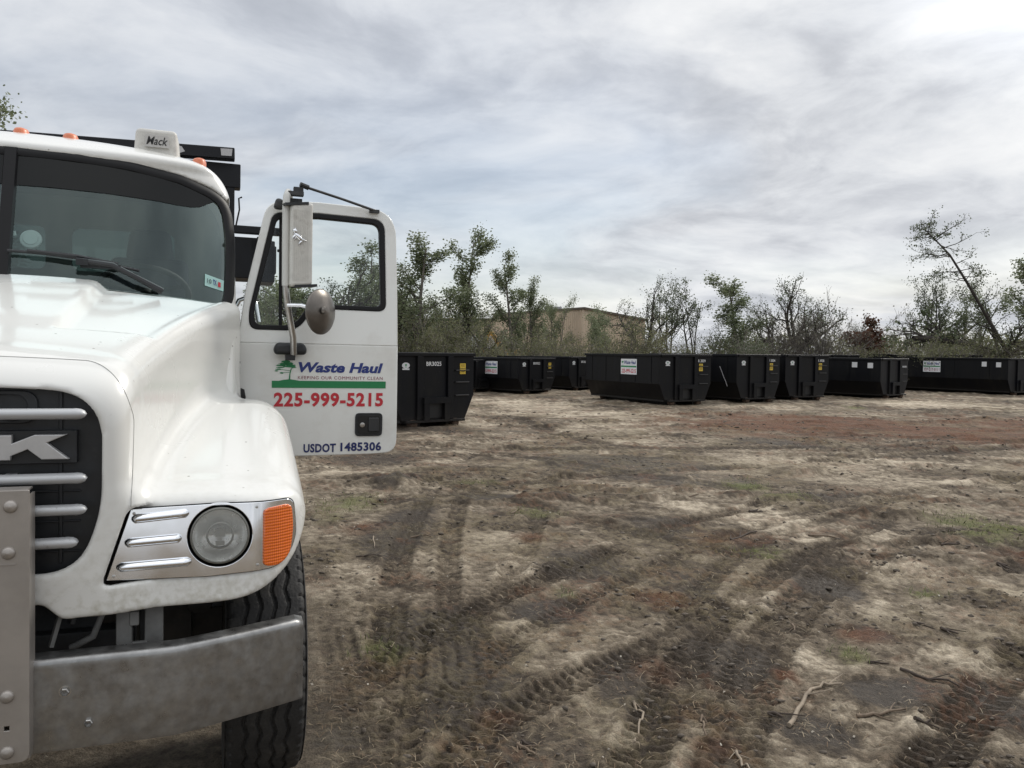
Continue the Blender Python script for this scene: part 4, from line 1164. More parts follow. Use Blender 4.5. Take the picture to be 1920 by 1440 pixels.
# close the small hole at the centre
cen = len(Pg); Pg = np.vstack([Pg, [[0, 0, 0]]])
gm = np_mesh('ground', Pg, Q)
ca = gm.color_attributes.new('soil', 'FLOAT_COLOR', 'POINT')
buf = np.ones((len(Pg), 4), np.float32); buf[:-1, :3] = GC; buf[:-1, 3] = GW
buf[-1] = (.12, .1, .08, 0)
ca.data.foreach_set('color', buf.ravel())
def ground_mat():
    m = bpy.data.materials.new('soil'); m.use_nodes = True; nt = m.node_tree; b = nt.nodes['Principled BSDF']
    at = nd(nt, 'ShaderNodeAttribute', attribute_name='soil')
    tc = nd(nt, 'ShaderNodeTexCoord')
    n1 = nd(nt, 'ShaderNodeTexNoise', i_Scale=85.0, i_Detail=6.0, i_Roughness=.7); lk(nt, tc.outputs['Object'], n1.inputs['Vector'])
    n2 = nd(nt, 'ShaderNodeTexNoise', i_Scale=23.0, i_Detail=5.0, i_Roughness=.7); lk(nt, tc.outputs['Object'], n2.inputs['Vector'])
    f = math_n(nt, 'ADD', math_n(nt, 'MULTIPLY', n1.outputs[0], .55), math_n(nt, 'MULTIPLY', n2.outputs[0], .45))
    k = ramp(nt, f, [(.34, .42), (.5, 1.0), (.66, 1.55)])
    sc = nd(nt, 'ShaderNodeVectorMath', operation='MULTIPLY'); lk(nt, at.outputs['Color'], sc.inputs[0]); lk(nt, k, sc.inputs[1])
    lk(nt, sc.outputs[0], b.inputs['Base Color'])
    rg = ramp(nt, at.outputs['Alpha'], [(0.0, .95), (1.0, .66)]); lk(nt, rg, b.inputs['Roughness'])
    b.inputs['Specular IOR Level'].default_value = .25
    bp = nd(nt, 'ShaderNodeBump', i_Strength=1.0, i_Distance=.03); lk(nt, f, bp.inputs['Height']); lk(nt, bp.outputs[0], b.inputs['Normal'])
    return m
gm.materials.append(ground_mat())
gm.polygons.foreach_set('use_smooth', [True]*len(gm.polygons))
ground = bpy.data.objects.new('ground', gm); COL.objects.link(ground)
tag(ground, 'churned bare earth yard of dark mud and pale sand with tyre tracks', kind='structure')

def gz(x, y):
    return float(ground_eval(np.array([x], float), np.array([y], float), False)[0])

# ---- sticks and litter lying on the ground
pbr('twig_bark', (.16, .12, .085), .9, var=.35, vscale=30)
pbr('twig_pale', (.27, .22, .165), .9, var=.3, vscale=30)
pbr('twig_dark', (.06, .045, .035), .9, var=.3, vscale=30)
STICKS = [([(1.23, 3.44), (1.33, 3.6), (1.42, 3.74), (1.47, 3.82), (1.55, 3.88), (1.64, 3.87)], .011, 'twig_pale', 'long curved pale branch lying like a hook in the mud at right front'),
 ([(0.86, 3.51), (0.85, 3.43), (0.84, 3.31)], .006, 'twig_bark', 'thin stick left of the long hooked branch'),
 ([(0.93, 3.21), (0.93, 3.11), (0.94, 3.04)], .007, 'twig_pale', 'short stick at the bottom edge below the hooked branch'),
 ([(0.58, 3.64), (0.61, 3.56), (0.57, 3.43), (0.53, 3.28)], .007, 'twig_pale', 'wavy thin pale branch in the middle foreground'),
 ([(0.04, 3.23), (0.08, 3.18), (0.11, 3.15)], .009, 'twig_bark', 'stubby stick in the dry grass at bottom centre'),
 ([(0.06, 3.27), (0.11, 3.2)], .006, 'twig_dark', 'dark twig beside the stubby stick at bottom centre'),
 ([(1.91, 4.19), (2.01, 4.17)], .006, 'twig_dark', 'small dark twig at the left end of the long straight branch'),
 ([(2.03, 4.08), (2.11, 3.97), (2.21, 3.86)], .009, 'twig_dark', 'long straight dark branch beside the wet mud at right'),
 ([(2.58, 4.72), (2.62, 4.61)], .011, 'twig_dark', 'thick dark stick on pale sand at far right'),
 ([(2.46, 4.77), (2.52, 4.79)], .010, 'twig_dark', 'short dark chunk of wood on pale sand at right'),
 ([(1.57, 3.53), (1.69, 3.57), (1.83, 3.62)], .009, 'twig_bark', 'brown branch along the edge of the dark wet mud at right front'),
 ([(1.79, 3.47), (1.88, 3.5)], .010, 'twig_dark', 'dark stick on the sandy spot at bottom right'),
 ([(1.17, 3.54), (1.22, 3.5)], .011, 'twig_dark', 'short thick dark stick left of the hooked branch base'),
 ([(-0.84, 3.94), (-0.73, 3.92)], .004, 'twig_pale', 'pale straw twig beside the front tyre'),
 ([(-1.2, 6.93), (-1.12, 6.55)], .007, 'twig_pale', 'pale forked stick right of the turn signal in the dirt'),
 ([(-1.21, 6.25), (-1.06, 6.26)], .006, 'twig_dark', 'dark twig lying crosswise beyond the front tyre'),
 ([(-0.87, 6.95), (-0.69, 6.94)], .010, 'twig_bark', 'brown stick by the faint tyre track past the truck'),
 ([(-0.01, 7.91), (0.1, 8.28)], .008, 'twig_bark', 'slanting stick in the middle of the yard'),
 ([(2.46, 8.18), (2.59, 8.33)], .015, 'twig_dark', 'short dark log on the big pale sand patch'),
 ([(1.95, 7.02), (2.25, 7.25)], .014, 'twig_dark', 'dark branch at the lower edge of the big pale sand patch'),
 ([(2.71, 7.22), (2.92, 7.09)], .010, 'twig_bark', 'thin branch right of the big pale sand patch'),
 ([(3.67, 6.75), (3.83, 6.76)], .012, 'twig_dark', 'dark stick below the green grass patch at right'),
 ([(3.82, 6.21), (3.86, 6.15)], .016, 'twig_dark', 'small dark clump of wood near the right edge'),
 ([(1.86, 8.9), (2.19, 9.26)], .010, 'twig_bark', 'thin branch behind the big pale sand patch'),
 ([(1.7, 4.74), (1.67, 4.61)], .007, 'twig_bark', 'small upright-lying twig in the mud track at right')]
random.seed(11)
for pts, rad, mt, lab in STICKS:
    pts = [(x*GS, y*GS) for x, y in pts]; rad *= GS
    c = Vector((sum(p[0] for p in pts)/len(pts), sum(p[1] for p in pts)/len(pts)))
    z0 = gz(c.x, c.y)
    P3 = []
    for i, p in enumerate(pts[:-1]):
        for k in range(3):
            t = k/3; x = p[0]+(pts[i+1][0]-p[0])*t; y = p[1]+(pts[i+1][1]-p[1])*t
            P3.append((x+random.uniform(-.006, .006), y+random.uniform(-.008, .008)))
    P3.append(pts[-1])
    V3 = [Vector((x-c.x, y-c.y, gz(x, y)-z0+rad*.7+random.uniform(0, .004))) for x, y in P3]
    mb = MB(); n = len(V3)
    mb.tube(V3, [rad*(1-.55*i/(n-1)) for i in range(n)], 7)
    if rad > .006:
        for q in range(2):
            i = random.randrange(max(1, n-2)); d = (V3[i+1]-V3[i]).normalized()
            sd = Vector((-d.y, d.x, .1))*random.choice((-1, 1))
            mb.tube([V3[i], V3[i]+(d+sd*.8)*rad*4, V3[i]+(d*1.4+sd)*rad*7], [rad*.45, rad*.35, rad*.2], 5)
    o = mb.build('stick', mt, None, smooth=60); o.location = (c.x, c.y, z0)
    tag(o, lab, 'stick', 'sticks lying in the yard')

def litter(name, n, seed, col, lmin, lmax, wid, ymax, mask_fn, label, up=0.0, curve=.3):
    rng = np.random.default_rng(seed)
    y = 2.6+(ymax-2.6)*rng.random(n*6)**1.7; x = rng.uniform(-.80, .80, n*6)*y
    keep = (rng.random(n*6) < mask_fn(x, y))
    x = x[keep][:n]; y = y[keep][:n]; n = len(x)
    z = ground_eval(x, y, False)
    a = rng.uniform(0, 2*math.pi, n); L = rng.uniform(lmin, lmax, n)*(.7+.06*y); w = wid*(.7+.09*y)*rng.uniform(.6, 1.3, n)
    d = np.stack([np.cos(a), np.sin(a), rng.uniform(-.08, .25, n)+up*rng.uniform(.6, 1.6, n)], -1); d /= np.linalg.norm(d, axis=1)[:, None]
    s = np.stack([-np.sin(a), np.cos(a), np.zeros(n)], -1)
    b = np.stack([x, y, z+.004], -1)
    bend = s*(rng.uniform(-curve, curve, n)*L)[:, None]
    V = np.stack([b-s*w[:, None], b+s*w[:, None], b+d*(L*.5)[:, None]+bend*.4+s*w[:, None], b+d*(L*.5)[:, None]+bend*.4-s*w[:, None], b+d*L[:, None]+bend+s*(w*.3)[:, None], b+d*L[:, None]+bend-s*(w*.3)[:, None]], 1)
    V[:, 2:4, 2] += .006; 
    q = np.arange(n)[:, None]*6
    Qs = np.concatenate([q+np.array([[0, 1, 2, 3]]), q+np.array([[3, 2, 4, 5]])])
    me = np_mesh(name, V.reshape(-1, 3), Qs)
    m = bpy.data.materials.new(name); m.use_nodes = True; nt = m.node_tree; bs = nt.nodes['Principled BSDF']; bs.inputs['Roughness'].default_value = .9
    geo = nd(nt, 'ShaderNodeNewGeometry')
    k = ramp(nt, geo.outputs['Random Per Island'], [(i/(len(col)-1), c) for i, c in enumerate(col)]); lk(nt, k, bs.inputs['Base Color'])
    me.materials.append(m)
    o = bpy.data.objects.new(name, me); COL.objects.link(o); tag(o, label, kind='stuff')
def m_grass(x, y):
    w = (fbm(x*2, y*2, 12, 3)-.5)
    return np.clip(patches(GRASS, x, y, w, w)*1.2, 0, 1)
def m_straw(x, y):
    tx, ty = x+1.885, y-2.4
    u = tx*math.cos(R(20))+ty*math.sin(R(20))
    return np.clip(.10+1.3*sstep(.45, .65, fbm(x*1.4, y*1.4, 95, 4))+patches(RUST, x, y, 0*x, 0*x)*.8, 0, 1)*(1-.8*patches(SAND, x, y, 0*x, 0*x))*(u > 1.35)
litter('grass', 9000, 3, [(.06, .075, .025), (.12, .14, .045), (.16, .17, .07)], .02, .06, .0016, 13, m_grass, 'thin green grass tufts on the bare earth', up=.9)
litter('straw_litter', 9000, 4, [(.07, .045, .03), (.15, .10, .06), (.26, .20, .13), (.33, .28, .20)], .02, .075, .0014, 14, m_straw, 'dry straw, pine needles and twig bits scattered on the mud')
litter('pale_chips', 350, 5, [(.25, .22, .18), (.42, .39, .33)], .010, .026, .005, 22, lambda x, y: .5+0*x, 'small pale chips and scraps on the soil')

def clods(n, seed):
    rng = np.random.default_rng(seed)
    y = 2.7+22*rng.random(n*5)**1.8; x = rng.uniform(-.78, .78, n*5)*y
    tx, ty = x+1.885, y-2.4; u = tx*math.cos(R(20))+ty*math.sin(R(20))
    pr = (.08+1.1*sstep(.46, .62, fbm(x*.8+5, y*1.5, 31, 4))*sstep(.4, .65, fbm(x*1.1, y*2.2, 63, 3)))*(1-.85*patches(SAND, x, y, 0*x, 0*x))*(u > 1.4)
    k = rng.random(n*5) < pr
    x = x[k][:n]; y = y[k][:n]; n = len(x); z = ground_eval(x, y, False)
    ico = [(0, 0, 1), (.89, 0, .45), (.28, .85, .45), (-.72, .53, .45), (-.72, -.53, .45), (.28, -.85, .45), (.72, .53, -.45), (-.28, .85, -.45), (-.89, 0, -.45), (-.28, -.85, -.45), (.72, -.53, -.45), (0, 0, -1)]
    fc = [(0, 1, 2), (0, 2, 3), (0, 3, 4), (0, 4, 5), (0, 5, 1), (1, 6, 2), (2, 7, 3), (3, 8, 4), (4, 9, 5), (5, 10, 1), (6, 7, 2), (7, 8, 3), (8, 9, 4), (9, 10, 5), (10, 6, 1), (6, 11, 7), (7, 11, 8), (8, 11, 9), (9, 11, 10), (10, 11, 6)]
    I = np.array(ico)
    s = (rng.uniform(.4, 1.0, n)**2.2)*.0135*(.75+.10*y)+.003
    V = I[None]*s[:, None, None]*rng.uniform(.6, 1.35, (n, 12, 1))*np.stack([rng.uniform(.8, 1.7, n), rng.uniform(.8, 1.3, n), rng.uniform(.5, .8, n)], -1)[:, None, :]
    V += np.stack([x, y, z], -1)[:, None, :]
    F = (np.arange(n)[:, None, None]*12+np.array(fc)[None]).reshape(-1, 3)
    me = np_mesh('mud_clods', V.reshape(-1, 3), F)
    pbr('clod_mud', (.105, .087, .069), .95, var=.35, vscale=5, bump=.5, bscale=80)
    me.materials.append(MATS['clod_mud']); me.polygons.foreach_set('use_smooth', [True]*len(me.polygons))
    o = bpy.data.objects.new('mud_clods', me); COL.objects.link(o); tag(o, 'small clods of dark churned mud', kind='stuff')
clods(5200, 8)

# ================================================================== ROLL-OFF CONTAINERS
def bin_mat():
    m = pbr('bin_black', (.006, .007, .010), .5, spec=.22)
    nt = m.node_tree; b = nt.nodes['Principled BSDF']
    tc = nd(nt, 'ShaderNodeTexCoord'); oi = nd(nt, 'ShaderNodeObjectInfo')
    mp = nd(nt, 'ShaderNodeVectorMath', operation='ADD'); lk(nt, tc.outputs['Object'], mp.inputs[0]); lk(nt, oi.outputs['Location'], mp.inputs[1])
    st = nd(nt, 'ShaderNodeMapping'); st.inputs['Scale'].default_value = (1.6, 1.6, .35); lk(nt, mp.outputs[0], st.inputs[0])
    n1 = nd(nt, 'ShaderNodeTexNoise', i_Scale=2.2, i_Detail=6.0, i_Roughness=.6); lk(nt, st.outputs[0], n1.inputs['Vector'])
    n2 = nd(nt, 'ShaderNodeTexNoise', i_Scale=16.0, i_Detail=5.0, i_Roughness=.7); lk(nt, mp.outputs[0], n2.inputs['Vector'])
    c = ramp(nt, n1.outputs[0], [(.35, (.0035, .0040, .0062)), (.6, (.0065, .0066, .0072)), (.78, (.016, .0145, .012))])
    sc = ramp(nt, n2.outputs[0], [(.62, 0.0), (.76, .5)])
    c = mix_col(nt, sc, c, (.06, .055, .05, 1))
    sep = nd(nt, 'ShaderNodeSeparateXYZ'); lk(nt, tc.outputs['Object'], sep.inputs[0])
    dirt = math_n(nt, 'MULTIPLY', ramp(nt, sep.outputs[2], [(.05, .75), (.35, .12), (.6, 0.0)]), n2.outputs[0])
    c = mix_col(nt, dirt, c, (.055, .046, .036, 1))
    lk(nt, c, b.inputs['Base Color'])
    r = ramp(nt, n1.outputs[0], [(.3, .36), (.7, .6)]); lk(nt, r, b.inputs['Roughness'])
bin_mat()
pbr('sticker_white', (.62, .63, .64), .5)
pbr('bin_edge', (.035, .034, .034), .5)

def make_bin(x, y, rz, W, L, H, label, number=None, phone=None, style='a', sign_y=1.5):
    x *= 1.123; y *= 1.123; W *= 1.123; L *= 1.123; H *= 1.123
    root = empty('waste_container', (x, y, gz(x, y)-.02), rz)
    tag(root, label, 'dumpster', 'black roll-off containers in the yard')
    hw = W/2; ch = .23*W/2.05; zb = .20; zc = zb+.32*H
    t = .05
    # walls: octagonal tub section extruded along the length, open on top
    sec = [(-hw+ch, zb), (hw-ch, zb), (hw, zc), (hw, H-.07), (hw-t, H-.07), (hw-t, zc+.02), (hw-ch-.02, zb+t), (-hw+ch+.02, zb+t), (-hw+t, zc+.02), (-hw+t, H-.07), (-hw, H-.07), (-hw, zc)]
    mb = MB(); n = len(sec)
    vs = [(a, .05, b) for a, b in sec]+[(a, L-.05, b) for a, b in sec]
    fs = [(i, (i+1) % n, n+(i+1) % n, n+i) for i in range(n)]
    mb.add(vs, fs)
    face = [(-hw+ch, zb), (hw-ch, zb), (hw, zc), (hw, H-.07), (-hw, H-.07), (-hw, zc)]
    for y0, y1 in ((0, .06), (L-.06, L)):
        nn = 6; v2 = [(a, y0, b) for a, b in face]+[(a, y1, b) for a, b in face]
        mb.add(v2, [tuple(range(nn)), tuple(range(2*nn-1, nn-1, -1))]+[(i, (i+1) % nn, nn+(i+1) % nn, nn+i) for i in range(nn)])
    # side seam ribs
    for s in (1, -1):
        for q in np.linspace(.1, .9, 5)*L:
            mb.box((s*(hw+.006), q, (zc+H)/2-.03), (.014, .025, H-zc-.10))
        mb.box((s*(hw+.006), L/2, zc), (.014, L, .02))
    mb.build('tub', 'bin_black', root)
    mb = MB()
    for s in (1, -1): mb.box((s*(hw-.005), L/2, H-.035), (.11, L+.06, .085))
    mb.box((0, -.01, H-.0375), (W-.10, .10, .080)); mb.box((0, L+.01, H-.0375), (W-.10, .10, .080))
    mb.build('top_rail', 'bin_black', root, bev=.01, seg=1)
    # front face: channels, pull box, ladder rungs
    k = W/2.4
    mb = MB()
    for s in (1, -1): mb.box((s*.45*k, -.035, (zb+H)/2-.03), (.17*k, .07, H-zb-.09))
    mb.build('channel', 'bin_black', root, bev=.008, seg=1)
    mb = MB(); z1 = .60*H/1.6
    mb.box((0, -.075, z1), (.78*k, .15, .13*H/1.6))
    for s in (1, -1): mb.box((s*.30*k, -.07, zb+(z1-zb)/2-.03), (.15*k, .14, z1-zb-.06))
    mb.box((0, -.012, (zb+z1)/2), (.46*k, .02, z1-zb-.1), 1)
    mb.build('pull_box', ['bin_black', 'black_ink'], root)
    for z in (.42, .62, .80):
        zz = zb+(H-zb)*(z-.06)
        mb = MB(); mb.tube([(.62*k, -.0, zz), (.62*k, -.05, zz), (1.02*k, -.05, zz), (1.02*k, 0, zz)], .016, 6)
        mb.build('rung', 'bin_edge', root, smooth=60)
    mb = MB(); mb.box((0, -.05, zb-.02), (1.72*k, .16, .06)); mb.build('front_sill', 'bin_black', root, bev=.01, seg=1)
    mb = MB()
    for s in (1, -1):
        mb.box((s*.42, L/2, .115), (.10, L-.1, .17))
        mb.box((s*(hw-ch-.02), L/2, zb-.02), (.10, L-.1, .06))
    for q in np.linspace(.1, .9, 7)*L: mb.box((0, q, .17), (1.3, .07, .07))
    mb.build('skid_frame', 'bin_black', root)
    for s in (1, -1):
        for q in (.10, L-.35):
            mb = MB(); mb.lathe([(.0, -.09), (.095, -.09), (.11, -.07), (.11, .07), (.095, .09), (0, .09)], 16, 0, Matrix.Translation((s*.62*k, q-.06, .115)) @ Matrix.Rotation(math.pi/2, 4, 'Y'))
            mb.build('roller', 'rust', root, smooth=40)
    # stickers and numbers
    F = frame((0, -.004, 0), (1, 0, 0), (0, 0, 1))
    if number:
        mb = MB()
        if style == 'a': nx0, nx1, nz = -.24*k, .20*k, H*.885
        elif style == 'b': nx0, nx1, nz = .52*k, .93*k, H*.905
        else: nx0, nx1, nz = .52*k, .98*k, H*.82
        put_text(mb, number, nx0, nx1, nz-.10, nz, 0, F, bold=.016, spacing=1.08)
        if style == 'c':
            ring = [(1.02*k+.045*math.cos(a), nz-.05+.055*math.sin(a)) for a in np.linspace(0, 2*math.pi, 20, endpoint=False)]
            ring2 = [(1.02*k+.028*math.cos(a), nz-.05+.036*math.sin(a)) for a in np.linspace(0, 2*math.pi, 20, endpoint=False)]
            mb.mesh(plate_mesh([ring, ring2], .002), 0, F)
        mb.build('number', 'white_ink', root)
    if style in 'ab':
        mb = MB(); z0 = H*(.76 if style == 'b' else .80); xx = .86*k if style == 'a' else .72*k
        mb.mesh(plate_mesh([[(xx-.085, z0-.15), (xx+.085, z0-.15), (xx+.085, z0+.11), (xx-.085, z0+.11)]], .004), 0, F)
        for dz in (.075, .045, -.06, -.09): mb.box((xx, z0+dz, .003), (.12, .010, .002), 1, F)
        mb.box((xx, z0-.01, .003), (.17, .012, .002), 1, F)
        mb.build('warning_label', ['yellow_sign', 'black_ink'], root)
        mb = MB(); zz = H*.835
        mb.mesh(plate_mesh([[(-.83*k+.105*math.cos(a), zz+.07*math.sin(a)) for a in np.linspace(0, 2*math.pi, 24, endpoint=False)]], .004), 0, F)
        mb.box((-.83*k, zz-.085, .001), (.19, .035, .004), 0, F)
        mb.mesh(plate_mesh([[(-.83*k+.026*math.cos(a), zz+.012+.020*math.sin(a)) for a in np.linspace(0, 2*math.pi, 12, endpoint=False)]], .004, z=.002), 1, F)
        mb.box((-.83*k, zz-.03, .003), (.012, .05, .003), 1, F)
        mb.build('round_label', ['sticker_white', 'green_ink'], root)
    S = frame((-hw-.016, 0, 0), (0, -1, 0), (0, 0, 1))
    if style == 'c':
        mb = MB()
        for q, dz in ((.45, 0), (1.15, .02)): mb.mesh(plate_mesh([[(-q-.12, H*.76+dz), (-q+.12, H*.76+dz), (-q+.12, H*.89+dz), (-q-.12, H*.89+dz)]], .004), 0, S)
        mb.build('side_label', 'sticker_white', root)
    if phone:
        mb = MB(); a, b = -sign_y-.48, -sign_y+.48; z0, z1 = H*.90-.56, H*.90
        mb.mesh(plate_mesh([[(a, z0), (b, z0), (b, z1), (a, z1)]], .006), 0, S)
        put_text(mb, 'Waste Haul', a+.20, b-.05, z1-.19, z1-.06, 1, S, bold=.03, shear=.22, z=.005)
        mb.box(((a+b)/2, z0+.285, .004), (.92, .055, .003), 2, S)
        put_text(mb, phone, a+.05, b-.05, z0+.05, z0+.20, 3, S, bold=.02, z=.005)
        for cx, cy, rx, ry in ((a+.11, z1-.10, .055, .022), (a+.09, z1-.13, .05, .015), (a+.13, z1-.13, .04, .012)):
            mb.mesh(plate_mesh([[(cx+rx*math.cos(q), cy+ry*math.sin(q)) for q in np.linspace(0, 2*math.pi, 12, endpoint=False)]], .002, z=.004), 2, S)
        mb.box((a+.125, z1-.19, .0045), (.012, .10, .002), 2, S)
        mb.build('side_sign', ['sign_white', 'blue_ink', 'green_ink', 'red_ink' if phone[0] == '2' else 'maroon_ink'], root)
    return root
def rotz(deg): return R(deg)
make_bin(-1.65, 17.0, R(39), 2.05, 4.2, 1.60, 'nearest black container numbered BR3025, its end half hidden by the truck door', 'BR3025', style='a')
make_bin(5.42, 25.0, R(28), 2.05, 4.1, 1.60, 'black container numbered BR 3039 with the red phone number sign on its full long side', 'BR 3039', '225-999-5215', style='b', sign_y=1.75)
make_bin(8.16, 26.5, R(31.5), 2.05, 4.2, 1.61, 'black container numbered BR 3034 with a long white scratch, right of the BR 3039 one', 'BR 3034', style='b')
make_bin(10.33, 28.0, R(26), 2.05, 4.2, 1.61, 'black container numbered BR 3038, right of the BR 3034 one', 'BR 3038', style='b')
make_bin(14.53, 30.4, R(37.5), 2.05, 4.2, 1.53, 'lower black container numbered 13000 with two small white labels on its side', '13000', style='c')
make_bin(21.70, 34.0, R(27), 2.05, 8.0, 1.58, 'long black container at the right edge with the sign 337-217-0111', '13002', '337-217-0111', style='c', sign_y=3.9)
make_bin(-1.18, 31.4, R(53), 2.05, 4.2, 1.28, 'low black container numbered 13003 in the gap behind the nearest one', '13003', style='c')
make_bin(0.96, 31.0, R(45), 2.05, 4.2, 1.40, 'black container numbered BR3022 with a part hidden sign, left of the gap', 'BR3022', '225-999-5215', style='a', sign_y=1.75)
make_bin(3.10, 34.5, R(47), 2.05, 4.2, 1.46, 'black container standing back between BR3022 and the one with the red phone sign', 'BR3020', style='a')
make_bin(19.6, 39.5, R(20), 2.2, 6.5, 1.70, 'black container in the back row, only its top rail showing over the lower one', None, style='n')
make_bin(23.6, 41.5, R(22), 2.2, 6.5, 1.74, 'black container in the back row, its rim showing over the long one with the sign', None, style='n')
make_bin(15.6, 38.0, R(20), 2.2, 4.2, 1.66, 'black container in the back row behind BR 3038, only its rim showing', None, style='n')
# scratch on the BR 3034 side
for o in bpy.data.objects:
    if o.get('label', '').startswith('black container numbered BR 3034'):
        mb = MB(); S = frame((-1.151-.019, 0, 0), (0, -1, 0), (0, 0, 1))
        pts = [(-.82, 1.36), (-.70, 1.15), (-.60, .95), (-.50, .80), (-.42, .62)]
        for (a, b), (c, d) in zip(pts, pts[1:]): mb.add([(a-.018, b, 0), (a+.018, b, 0), (c+.018, d, 0), (c-.018, d, 0)], [(0, 1, 2, 3)], 0, S)
        mb.build('scratch', 'worn_patch', o)
# ================================================================== BUILDINGS AND MACHINES BEHIND
def wall_mat(name, col):
    m = pbr(name, col, .55)
    nt = m.node_tree; b = nt.nodes['Principled BSDF']
    uv = nd(nt, 'ShaderNodeTexCoord')
    n = nd(nt, 'ShaderNodeTexNoise', i_Scale=.5, i_Detail=5.0); lk(nt, uv.outputs['Object'], n.inputs['Vector'])
    c = ramp(nt, n.outputs[0], [(.3, tuple(x*.85 for x in col)), (.7, tuple(min(1, x*1.1) for x in col))]); lk(nt, c, b.inputs['Base Color'])
wall_mat('tan_wall', (.60, .48, .36)); wall_mat('pale_tan_wall', (.68, .58, .40)); pbr('roof_trim', (.10, .075, .055), .6); pbr('roof_metal', (.35, .36, .36), .5)
def ribbed(mb, a, b, h0, h1, mi=0, step=.30, depth=.04):
    """ribbed metal wall from a to b with top heights h0..h1"""
    a = Vector(a); b = Vector(b); d = b-a; L = d.length; d.normalize(); n = Vector((d.y, -d.x))
    k = int(L/step); vs = []; fs = []
    for i in range(k):
        for t, o in ((0, 0), (.62, 0), (.70, depth), (.92, depth)):
            s = min(L, (i+t)*step); p = a+d*s+n*o; h = h0+(h1-h0)*s/L
            vs += [(p.x, p.y, -.2), (p.x, p.y, h)]
    p = b; vs += [(p.x, p.y, -.2), (p.x, p.y, h1)]
    for i in range(len(vs)//2-1): fs.append((2*i, 2*i+2, 2*i+3, 2*i+1))
    mb.add(vs, fs, mi)
wh = empty('warehouse', (6.2, 70, .20)); tag(wh, 'long tan metal warehouse behind the trees with a sloping roofline', 'building')
mb = MB(); ribbed(mb, (-8.25, 13), (0, 0), 5.42, 5.45); mb.build('long_wall', 'tan_wall', wh)
mb = MB(); ribbed(mb, (0, 0), (6.0, 3.8), 5.45, 4.64); mb.build('end_wall', 'tan_wall', wh)
mb = MB(); mb.bar((-8.3, 12.95, 5.47), (.06, -.1, 5.5), .22, .20); mb.bar((0, -.12, 5.5), (6.1, 3.75, 4.69), .22, .20)
mb.add([(-8.25, 13, 5.42), (0, 0, 5.45), (6.0, 3.8, 4.64), (-2.2, 16.8, 4.64)], [(0, 1, 2, 3)], 0)
mb.build('roof', 'roof_trim', wh)
mb = MB(); mb.box((-2.4, 6, 5.75), (1.6, 1.2, .35)); mb.box((-3.6, 8, 5.70), (.8, .8, .3)); mb.build('roof_unit', 'roof_metal', wh)
wb = empty('warehouse', (-1.7, 84, 0)); tag(wb, 'pale cream metal building with brown trim left of the tan warehouse', 'building')
mb = MB(); ribbed(mb, (-14, 4), (0, 0), 5.2, 5.2); mb.build('wall', 'pale_tan_wall', wb)
mb = MB(); mb.bar((-14, 3.9, 5.25), (.1, -.1, 5.25), .2, .16); mb.box((-1.2, -.1, 2.6), (.14, .1, 5.2)); mb.add([(-14, 4, 5.2), (0, 0, 5.2), (2, 8, 5.6), (-12, 12, 5.6)], [(0, 1, 2, 3)], 0); mb.build('roof', 'roof_trim', wb)
sh = empty('shed', (-8.2, 69, 0), R(8)); tag(sh, 'low dark open shed with a grey roof half hidden behind the trees', 'building')
mb = MB(); mb.box((0, 2, 1.5), (6.5, 4, 3.0)); mb.build('wall', 'dark_chassis', sh)
mb = MB(); mb.add([(-3.5, -.5, 3.0), (3.5, -.5, 3.0), (3.5, 4.5, 3.7), (-3.5, 4.5, 3.7)], [(0, 1, 2, 3)]); mb.box((0, -.45, 2.95), (7, .1, .18)); mb.build('roof', 'rust', sh)
cbn = empty('site_trailer', (-2.25, 66, 0), R(6)); tag(cbn, 'small white roofed trailer showing through the bushes beside the yellow machine', 'trailer')
pbr('trailer_white', (.70, .72, .74), .5)
mb = MB(); mb.prism([(-1.3, 0), (1.3, 0), (1.3, 1.5), (.9, 2.6), (-1.3, 2.6)], -1.2, 1.2, 0, frame((0, 0, .5), (1, 0, 0), (0, 0, 1))); mb.build('body', 'trailer_white', cbn)
mb = MB(); mb.box((.15, -1.22, 1.75), (1.9, .06, .75)); mb.build('window', 'black_ink', cbn)
mb = MB()
for x in (-.7, .7): mb.lathe([(0, -.1), (.38, -.1), (.38, .1), (0, .1)], 18, 0, Matrix.Translation((x, -1.1, .36)) @ Matrix.Rotation(math.pi/2, 4, 'X'))
mb.build('wheel', 'black_rubber', cbn)
ex = empty('excavator', (-.85, 64, 0), R(-12)); tag(ex, 'old yellow excavator with a bent boom behind the bushes', 'excavator')
pbr('machine_yellow', (.55, .30, .06), .6, var=.2, vscale=3, stain=(.2, .12, .06), sscale=3, samt=.6)
mb = MB()
bpts = [(-1.15, 0, 3.3), (-.85, 0, 3.35), (-.25, 0, 2.5), (.25, 0, 1.2)]
for p, q, w in zip(bpts, bpts[1:], (.30, .42, .46)): mb.bar(p, q, .3, w, up=(0, 1, 0))
mb.build('boom', 'machine_yellow', ex, bev=.02, seg=1)
mb = MB(); mb.bar((-1.1, 0, 3.3), (-1.6, 0, 1.6), .25, .28, up=(0, 1, 0)); mb.build('stick_arm', 'machine_yellow', ex)
mb = MB(); mb.box((1.3, 0, 1.5), (2.4, 1.9, 1.0)); mb.build('body', 'machine_yellow', ex, bev=.05)
mb = MB(); mb.box((.6, .5, 2.3), (1.1, .9, 1.2), taper=.85); mb.build('operator_cab', 'dark_chassis', ex, bev=.04)
mb = MB()
for s in (1, -1):
    mb.prism(round_poly([(-.6, .0), (2.6, .0), (2.6, .8), (-.6, .8)], .38), -.25, .25, 0, frame((0, s*.9, .05), (1, 0, 0), (0, 0, 1)))
mb.build('track', 'dark_chassis', ex)

